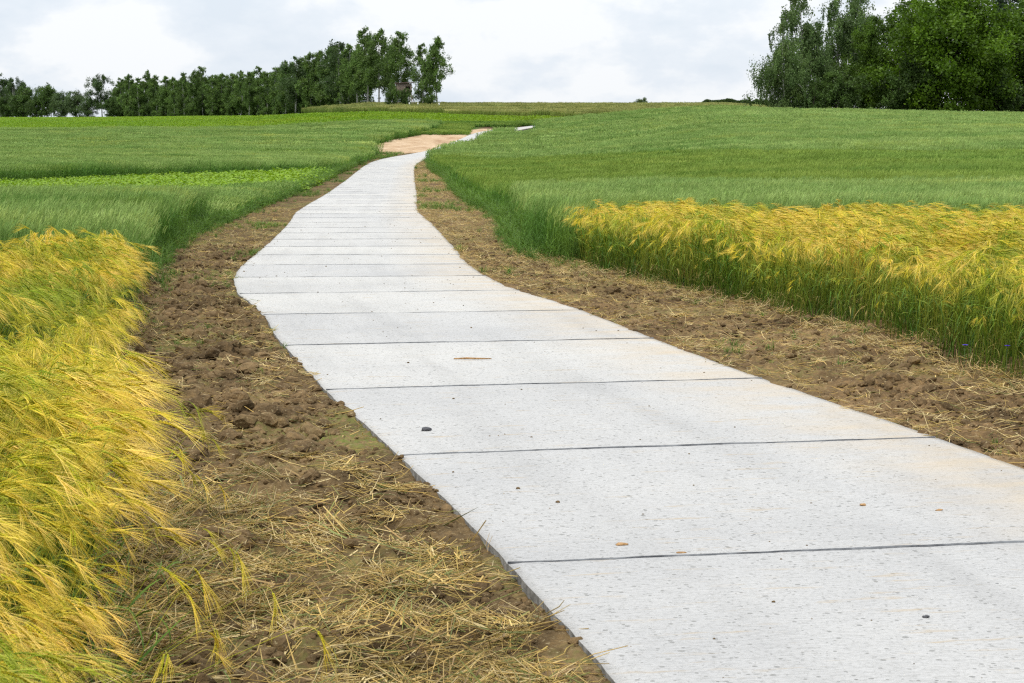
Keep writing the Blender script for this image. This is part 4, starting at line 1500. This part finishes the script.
def left_row():
    ords = ['first', 'second', 'third', 'fourth', 'fifth', 'sixth', 'seventh', 'eighth', 'ninth', 'tenth', 'eleventh', 'twelfth', 'thirteenth', 'fourteenth', 'fifteenth',
            'sixteenth', 'seventeenth', 'eighteenth', 'nineteenth', 'twentieth', 'twenty-first', 'twenty-second', 'twenty-third', 'twenty-fourth', 'twenty-fifth',
            'twenty-sixth', 'twenty-seventh', 'twenty-eighth', 'twenty-ninth', 'thirtieth']
    G = 'birches of the far left tree row'
    K = kinds
    place('birch_tree', K['birch_high'][0], 437, 316, 37, 10, .95, 'rightmost birch of the left tree row, ragged crown leaning over open sky', 'birch', G)
    place('birch_tree', K['birch'][1], 423, 321, 44, 10, .8, 'slim birch just left of the rightmost birch, right of the raised hide', 'birch', G)
    place('birch_tree', K['birch_high'][1], 402, 326, 32, 10, 1.0, 'tall pointed birch rising directly above the raised wooden hide', 'birch', G)
    place('birch_tree', K['birch_high'][2], 379, 330, 31, 10, 1.0, 'tall white-stemmed birch just left of the raised wooden hide', 'birch', G)
    place('birch_tree', K['birch_high'][3], 369, 334, 29, 10, 1.0, 'tallest birch of the left row, white trunk showing to the ground', 'birch', G)
    place('birch_tree', K['birch_high'][0], 390, 338, 46, 10, .9, 'birch half hidden between the two tall ones left of the hide', 'birch', G)
    row = [(358,44,'birch_high'),(350,47,'birch'),(342,43,'lacy'),(331,48,'birch'),(322,52,'birch_high'),(312,51,'birch'),(303,59,'birch'),(296,59,'lacy'),(287,61,'birch'),(277,66,'birch'),
           (268,70,'birch'),(260,69,'birch'),(251,72,'birch_high'),(243,71,'birch'),(233,73,'birch'),(224,71,'birch'),(214,74,'birch'),(204,68,'birch_high'),(195,72,'birch'),(186,71,'birch'),
           (176,75,'birch'),(168,74,'birch'),(158,76,'birch'),(150,73,'birch'),(141,78,'birch'),(132,75,'birch'),(123,77,'birch')]
    for i, (px, tp, kd) in enumerate(row):
        m = K[kd][i % len(K[kd])]
        place('birch_tree', m, px, row_d(px) + random.uniform(-4, 4), tp + random.uniform(-3, 3), 10, random.uniform(.8, 1.3),
              '%s birch of the close left row, counted leftwards from the tallest birch' % ords[i], 'birch', G)
    place('birch_tree', K['lacy'][0], 104, row_d(104), 74, 10, 1.15, 'lone lacy birch standing above the low bushes at the far left, sky showing through it', 'birch')
    place('birch_tree', K['lacy'][1], 4, row_d(4), 74, 10, 1.1, 'lacy birch at the left picture edge, taller than the bushes beside it', 'birch')
    place('birch_tree', K['lacy'][0], 16, row_d(16), 77, 10, .95, 'second lacy birch from the left picture edge with thin crown', 'birch', rz=2.)
    place('bushy_tree', K['round'][0], 28, row_d(28), 88, 6, .9, 'dark round tree between the left-edge birches and the open-crowned tree', 'tree')
    place('bushy_tree', K['round'][1], 52, row_d(52), 86, 6, .8, 'dark open-crowned tree rising above grey-green bushes at the far left', 'tree')
    for px, tp, lab in ((42, 94, 'low dark bush under the open-crowned tree, far left'), (66, 92, 'grey-green bush right of the open-crowned tree, far left'),
                        (80, 91, 'grey-green bush just left of the lone lacy birch'), (92, 98, 'low grey-green bush at the foot of the lone lacy birch'), (114, 98, 'low bush filling the gap right of the lone lacy birch'),
                        (10, 98, 'dark bush at the foot of the left-edge birches')):
        place('bush', K['grey' if 'grey' in lab else 'round'][px % 2], px, row_d(px) - 4, tp, 6, .9, lab, 'bush')
    place('bush', K['round'][2], 394, 306, 86, 6, .62, 'dark bush hiding the foot of the raised wooden hide', 'bush')
    place('bush', K['round'][0], 405, 307, 89, 6, .55, 'dark bush right in front of the hide legs, on its right side', 'bush')
    place('bush', K['round'][1], 431, 310, 95, 6, .75, 'low dark bush under the rightmost birch of the left row', 'bush')
    # second rank filling the wood
    for i in range(52):
        px = -40 + i * 8.0 + random.uniform(-3, 3)
        if px > 366: break
        if 30 < px < 118: continue
        tp = np.interp(px, [-40, 20, 120, 200, 260, 300, 350, 380], [82, 84, 80, 77, 73, 64, 55, 52]) + random.uniform(-3, 4)
        place('birch_tree', K['birch'][i % 5], px, row_d(px) + 14 + random.uniform(0, 12), float(tp), 10, random.uniform(1.1, 1.5),
              'birch deeper in the left wood, glimpsed between the front-row trees', 'birch', 'birches deeper in the left wood')
    # undergrowth under the front row
    for i in range(26):
        px = 122 + i * 9.2
        if px > 350: break
        place('bush', K['round'][i % 3], px, row_d(px) + 6, float(np.interp(px, [120, 240, 345], [103, 99, 94])), 6, 1.0,
              'dark undergrowth bush at the foot of the close left birch row', 'bush', 'undergrowth bushes below the left birch row')


left_row()


def raised_hide():
    m, nt, p, _ = new_mat('weathered_boards')
    tc = N(nt, 'ShaderNodeTexCoord')
    f = noise(nt, mapping(nt, tc.outputs['Object'], (7, 7, .8)), 1.5, 4, .7)
    nt.links.new(ramp(nt, [(0.3, (.09, .065, .05)), (0.5, (.20, .15, .115)), (0.7, (.33, .27, .21))], f), p.inputs['Base Color'])
    p.inputs['Roughness'].default_value = .9
    mr, nt, p2, _ = new_mat('roof_felt'); p2.inputs['Base Color'].default_value = (.10, .06, .05, 1); p2.inputs['Roughness'].default_value = .9
    mw, nt, p3, _ = new_mat('dark_interior'); p3.inputs['Base Color'].default_value = (.012, .011, .01, 1); p3.inputs['Roughness'].default_value = .9
    d = 312.0; x = px_to_u(404.5) * d
    z = float(T(x, d)) + GZ
    root = bpy.data.objects.new('raised_hide', None); COLL.objects.link(root); root.location = (x, d, z)
    root.rotation_euler = (0, 0, R(12))
    tag(root, 'weathered wooden raised hide on posts with flat roof among the left birches', 'hunting hide')
    zt = 1.8 + (128 - 83.5) * d / FPX - z        # roof height over ground
    W, D_ = 1.05, .95
    fl = zt - 1.75
    mb = MB()
    # board walls with an opening left in the front and right side
    nb = 9
    for k in range(nb):
        a = -W + 2 * W * k / nb; b = -W + 2 * W * (k + 1) / nb - .012
        top = zt - .10
        mid = .1 < (k + .5) / nb < .92 and k in (5, 6, 7)
        for sy in (-1, 1):
            y0, y1 = (-D_, -D_ + .03) if sy < 0 else (D_ - .03, D_)
            if sy < 0 and mid:
                mb.box((a, y0, fl), (b, y1, fl + .75)); mb.box((a, y0, fl + 1.2), (b, y1, top))
            else:
                mb.box((a, y0, fl), (b, y1, top))
        a2 = -D_ + .04 + (2 * D_ - .08) * k / nb; b2 = -D_ + .04 + (2 * D_ - .08) * (k + 1) / nb - .012
        for sx in (-1, 1):
            x0, x1 = (-W, -W + .03) if sx < 0 else (W - .03, W)
            if k in (3, 4, 5):
                mb.box((x0, a2, fl), (x1, b2, fl + .75)); mb.box((x0, a2, fl + 1.2), (x1, b2, top))
            else: mb.box((x0, a2, fl), (x1, b2, top))
    link('wall', mb.mesh('wall', [m]), root)
    mb = MB(); mb.box((-W + .05, -D_ + .05, fl + .02), (W - .05, D_ - .05, fl + .08)); link('floor_deck', mb.mesh('floor_deck', [mw]), root)
    mb = MB()
    M_ = Matrix.Translation((.05, 0, zt)) @ Matrix.Rotation(R(-2.5), 4, 'Y')
    mb.box((-W - .25, -D_ - .25, -.06), (W + .32, D_ + .25, .05), M=M_); link('roof', mb.mesh('roof', [mr]), root)
    for sx in (-1, 1):
        for sy in (-1, 1):
            mb = MB(); mb.tube([(sx * (W + .12), sy * (D_ + .12), -.3), (sx * (W - .08), sy * (D_ - .08), fl)], .075, 7); link('leg', mb.mesh('leg', [m]), root)
    mb = MB()
    mb.tube([(-W, -D_ - .1, .2), (W, -D_ - .1, fl - .1)], .04, 5); mb.tube([(W, -D_ - .1, .2), (-W, -D_ - .1, fl - .1)], .04, 5)
    link('cross_brace', mb.mesh('cross_brace', [m]), root)
    mb = MB()
    for sx in (-.25, .25): mb.tube([(W + 1.0, sx, -.1), (W + .05, sx, fl + .1)], .035, 5)
    for k in range(8):
        f = (k + .6) / 8; mb.tube([(W + 1.0 - .95 * f, -.25, (fl + .2) * f - .1), (W + 1.0 - .95 * f, .25, (fl + .2) * f - .1)], .025, 5)
    link('ladder', mb.mesh('ladder', [m]), root)


raised_hide()


def marker_posts():
    m, nt, p, _ = new_mat('white_painted_post'); p.inputs['Base Color'].default_value = (.7, .7, .68, 1); p.inputs['Roughness'].default_value = .6
    for px, lab in ((410, 'small white marker post below the raised hide'), (418.5, 'small white marker post right of the raised hide'), (439.5, 'small white marker post below the rightmost birch')):
        d = 303.0; x = px_to_u(px) * d; z = float(T(x, d)) + GZ
        mb = MB(); mb.tube([(0, 0, -.2), (0, 0, 1.05), (0, 0, 1.12)], [.08, .08, .03], 8)
        o = link('marker_post', mb.mesh('marker_post', [m])); o.location = (x, d, z)
        tag(o, lab, 'post', 'white marker posts along the far field edge')


marker_posts()


# ---- right-hand copse
def copse():
    G = None
    w1 = make_tree('weeping', 901, 11, 6.6, 30000, .10, (.125, .195, .055), clear=.04, droop=1.1, limbs=46, open_=.7, trunks=3)
    w2 = make_tree('weeping', 904, 12, 4.6, 22000, .10, (.125, .195, .058), clear=.08, droop=.9, limbs=40, open_=.75, trunks=2)
    w3 = make_tree('weeping', 907, 11, 4.6, 15000, .10, (.12, .19, .055), clear=.10, droop=.9, limbs=38, open_=.9, trunks=2)
    b1 = make_tree('broad', 911, 11, 7.0, 36000, .115, (.080, .145, .012), clear=.02, droop=.25, limbs=60, open_=.15, trunks=3, white=False)
    b2 = make_tree('broad', 912, 11, 8.5, 46000, .135, (.100, .180, .010), clear=.02, droop=.2, limbs=72, open_=.12, trunks=3, white=False)
    b3 = make_tree('broad', 913, 11, 7.5, 38000, .13, (.080, .148, .012), clear=.02, droop=.2, limbs=60, open_=.15, trunks=3, white=False)
    pn = make_tree('pine', 915, 14, 4.6, 9000, .12, (.030, .055, .022), clear=.45, droop=.1, limbs=30, open_=.6, white=False)
    # hanging branch of the outermost birch
    place('birch_tree', w1, 783, 206, 26, 11, 1.0, 'weeping birch at the left end of the right copse, thin branches hanging over the field', 'birch')
    place('birch_tree', w2, 803, 210, -9, 12, .95, 'tall open birch behind the weeping one, its top leaving the picture', 'birch')
    place('birch_tree', w3, 836, 216, -6, 11, .9, 'thin grey-green birch between the tall open birch and the dark broadleaf trees', 'birch')
    place('birch_tree', w2, 858, 220, -16, 12, .9, 'grey-leaved birch top showing over the dark broadleaf tree', 'birch', rz=1.5)
    place('broadleaf_tree', b1, 868, 209, 18, 11, .85, 'dark green broadleaf tree directly right of the birches in the right copse', 'tree')
    place('broadleaf_tree', b3, 905, 213, 2, 11, .95, 'broadleaf tree behind, between the dark one and the big light green one', 'tree')
    place('broadleaf_tree', b2, 948, 203, -8, 11, 1.12, 'biggest light green broadleaf tree, in the middle of the right copse', 'tree')
    place('broadleaf_tree', b3, 1012, 212, 3, 11, 1.1, 'dark broadleaf tree at the right picture edge under the pine top', 'tree', rz=2.)
    place('broadleaf_tree', b1, 1062, 208, -5, 11, 1.1, 'broadleaf tree beyond the right picture edge', 'tree', rz=4.)
    place('pine_tree', pn, 1008, 222, -30, 14, 1.0, 'pine with bare upper trunk sticking out above the right broadleaf trees', 'pine')
    for px, tp, lab in ((815, 84, 'dark bush filling the gap at the foot of the tall open birch'), (838, 72, 'dark bush between the birches and the dark broadleaf tree'),
                        (902, 62, 'light green bush at the foot of the big broadleaf tree'), (990, 70, 'dark bush under the copse edge at the far right')):
        place('bush', kinds['round'][int(px) % 3], px, 204, tp, 6, .9, lab, 'bush')


copse()


# distant hedge and bush beyond the crest
def hedge():
    rs = np.random.default_rng(5)
    d = 372.0
    root = bpy.data.objects.new('hedge', None); COLL.objects.link(root)
    x0, x1 = px_to_u(688) * d, px_to_u(785) * d
    xs = np.linspace(x0, x1, 16)
    root.location = ((x0 + x1) / 2, d, float(T((x0 + x1) / 2, d)))
    cb = MB()
    tops = 1.8 + (128 - 99.8) * d / FPX - root.location.z
    pts = np.stack([rs.uniform(-(x1 - x0) / 2, (x1 - x0) / 2, 26000), rs.normal(0, .5, 26000), rs.uniform(.1, 1, 26000)], 1)
    pts[:, 2] *= tops * np.clip((pts[:, 0] + (x1 - x0) / 2) / 3.0, .35, 1) * (.80 + .35 * fbm(pts[:, 0] * .9, pts[:, 0] * 0, 2, 6))
    leaves(cb, pts, .13, (.06, .11, .02), rs)
    link('foliage', cb.mesh('foliage', [M_DARK_L]), root)
    for x in xs:
        sb = MB(); sb.tube([(x - root.location.x, 0, -.3), (x - root.location.x + .1, 0, tops * .8)], [.05, .02], 5)
        link('stem', sb.mesh('stem', [M_BARKD]), root)
    tag(root, 'low clipped-looking dark hedge on the horizon left of the right copse', 'hedge')
    place('bush', kinds['grey'][1], 642, 372, 98.5, 6, 1.2, 'tiny lone bush on the middle of the bare horizon', 'bush')


hedge()
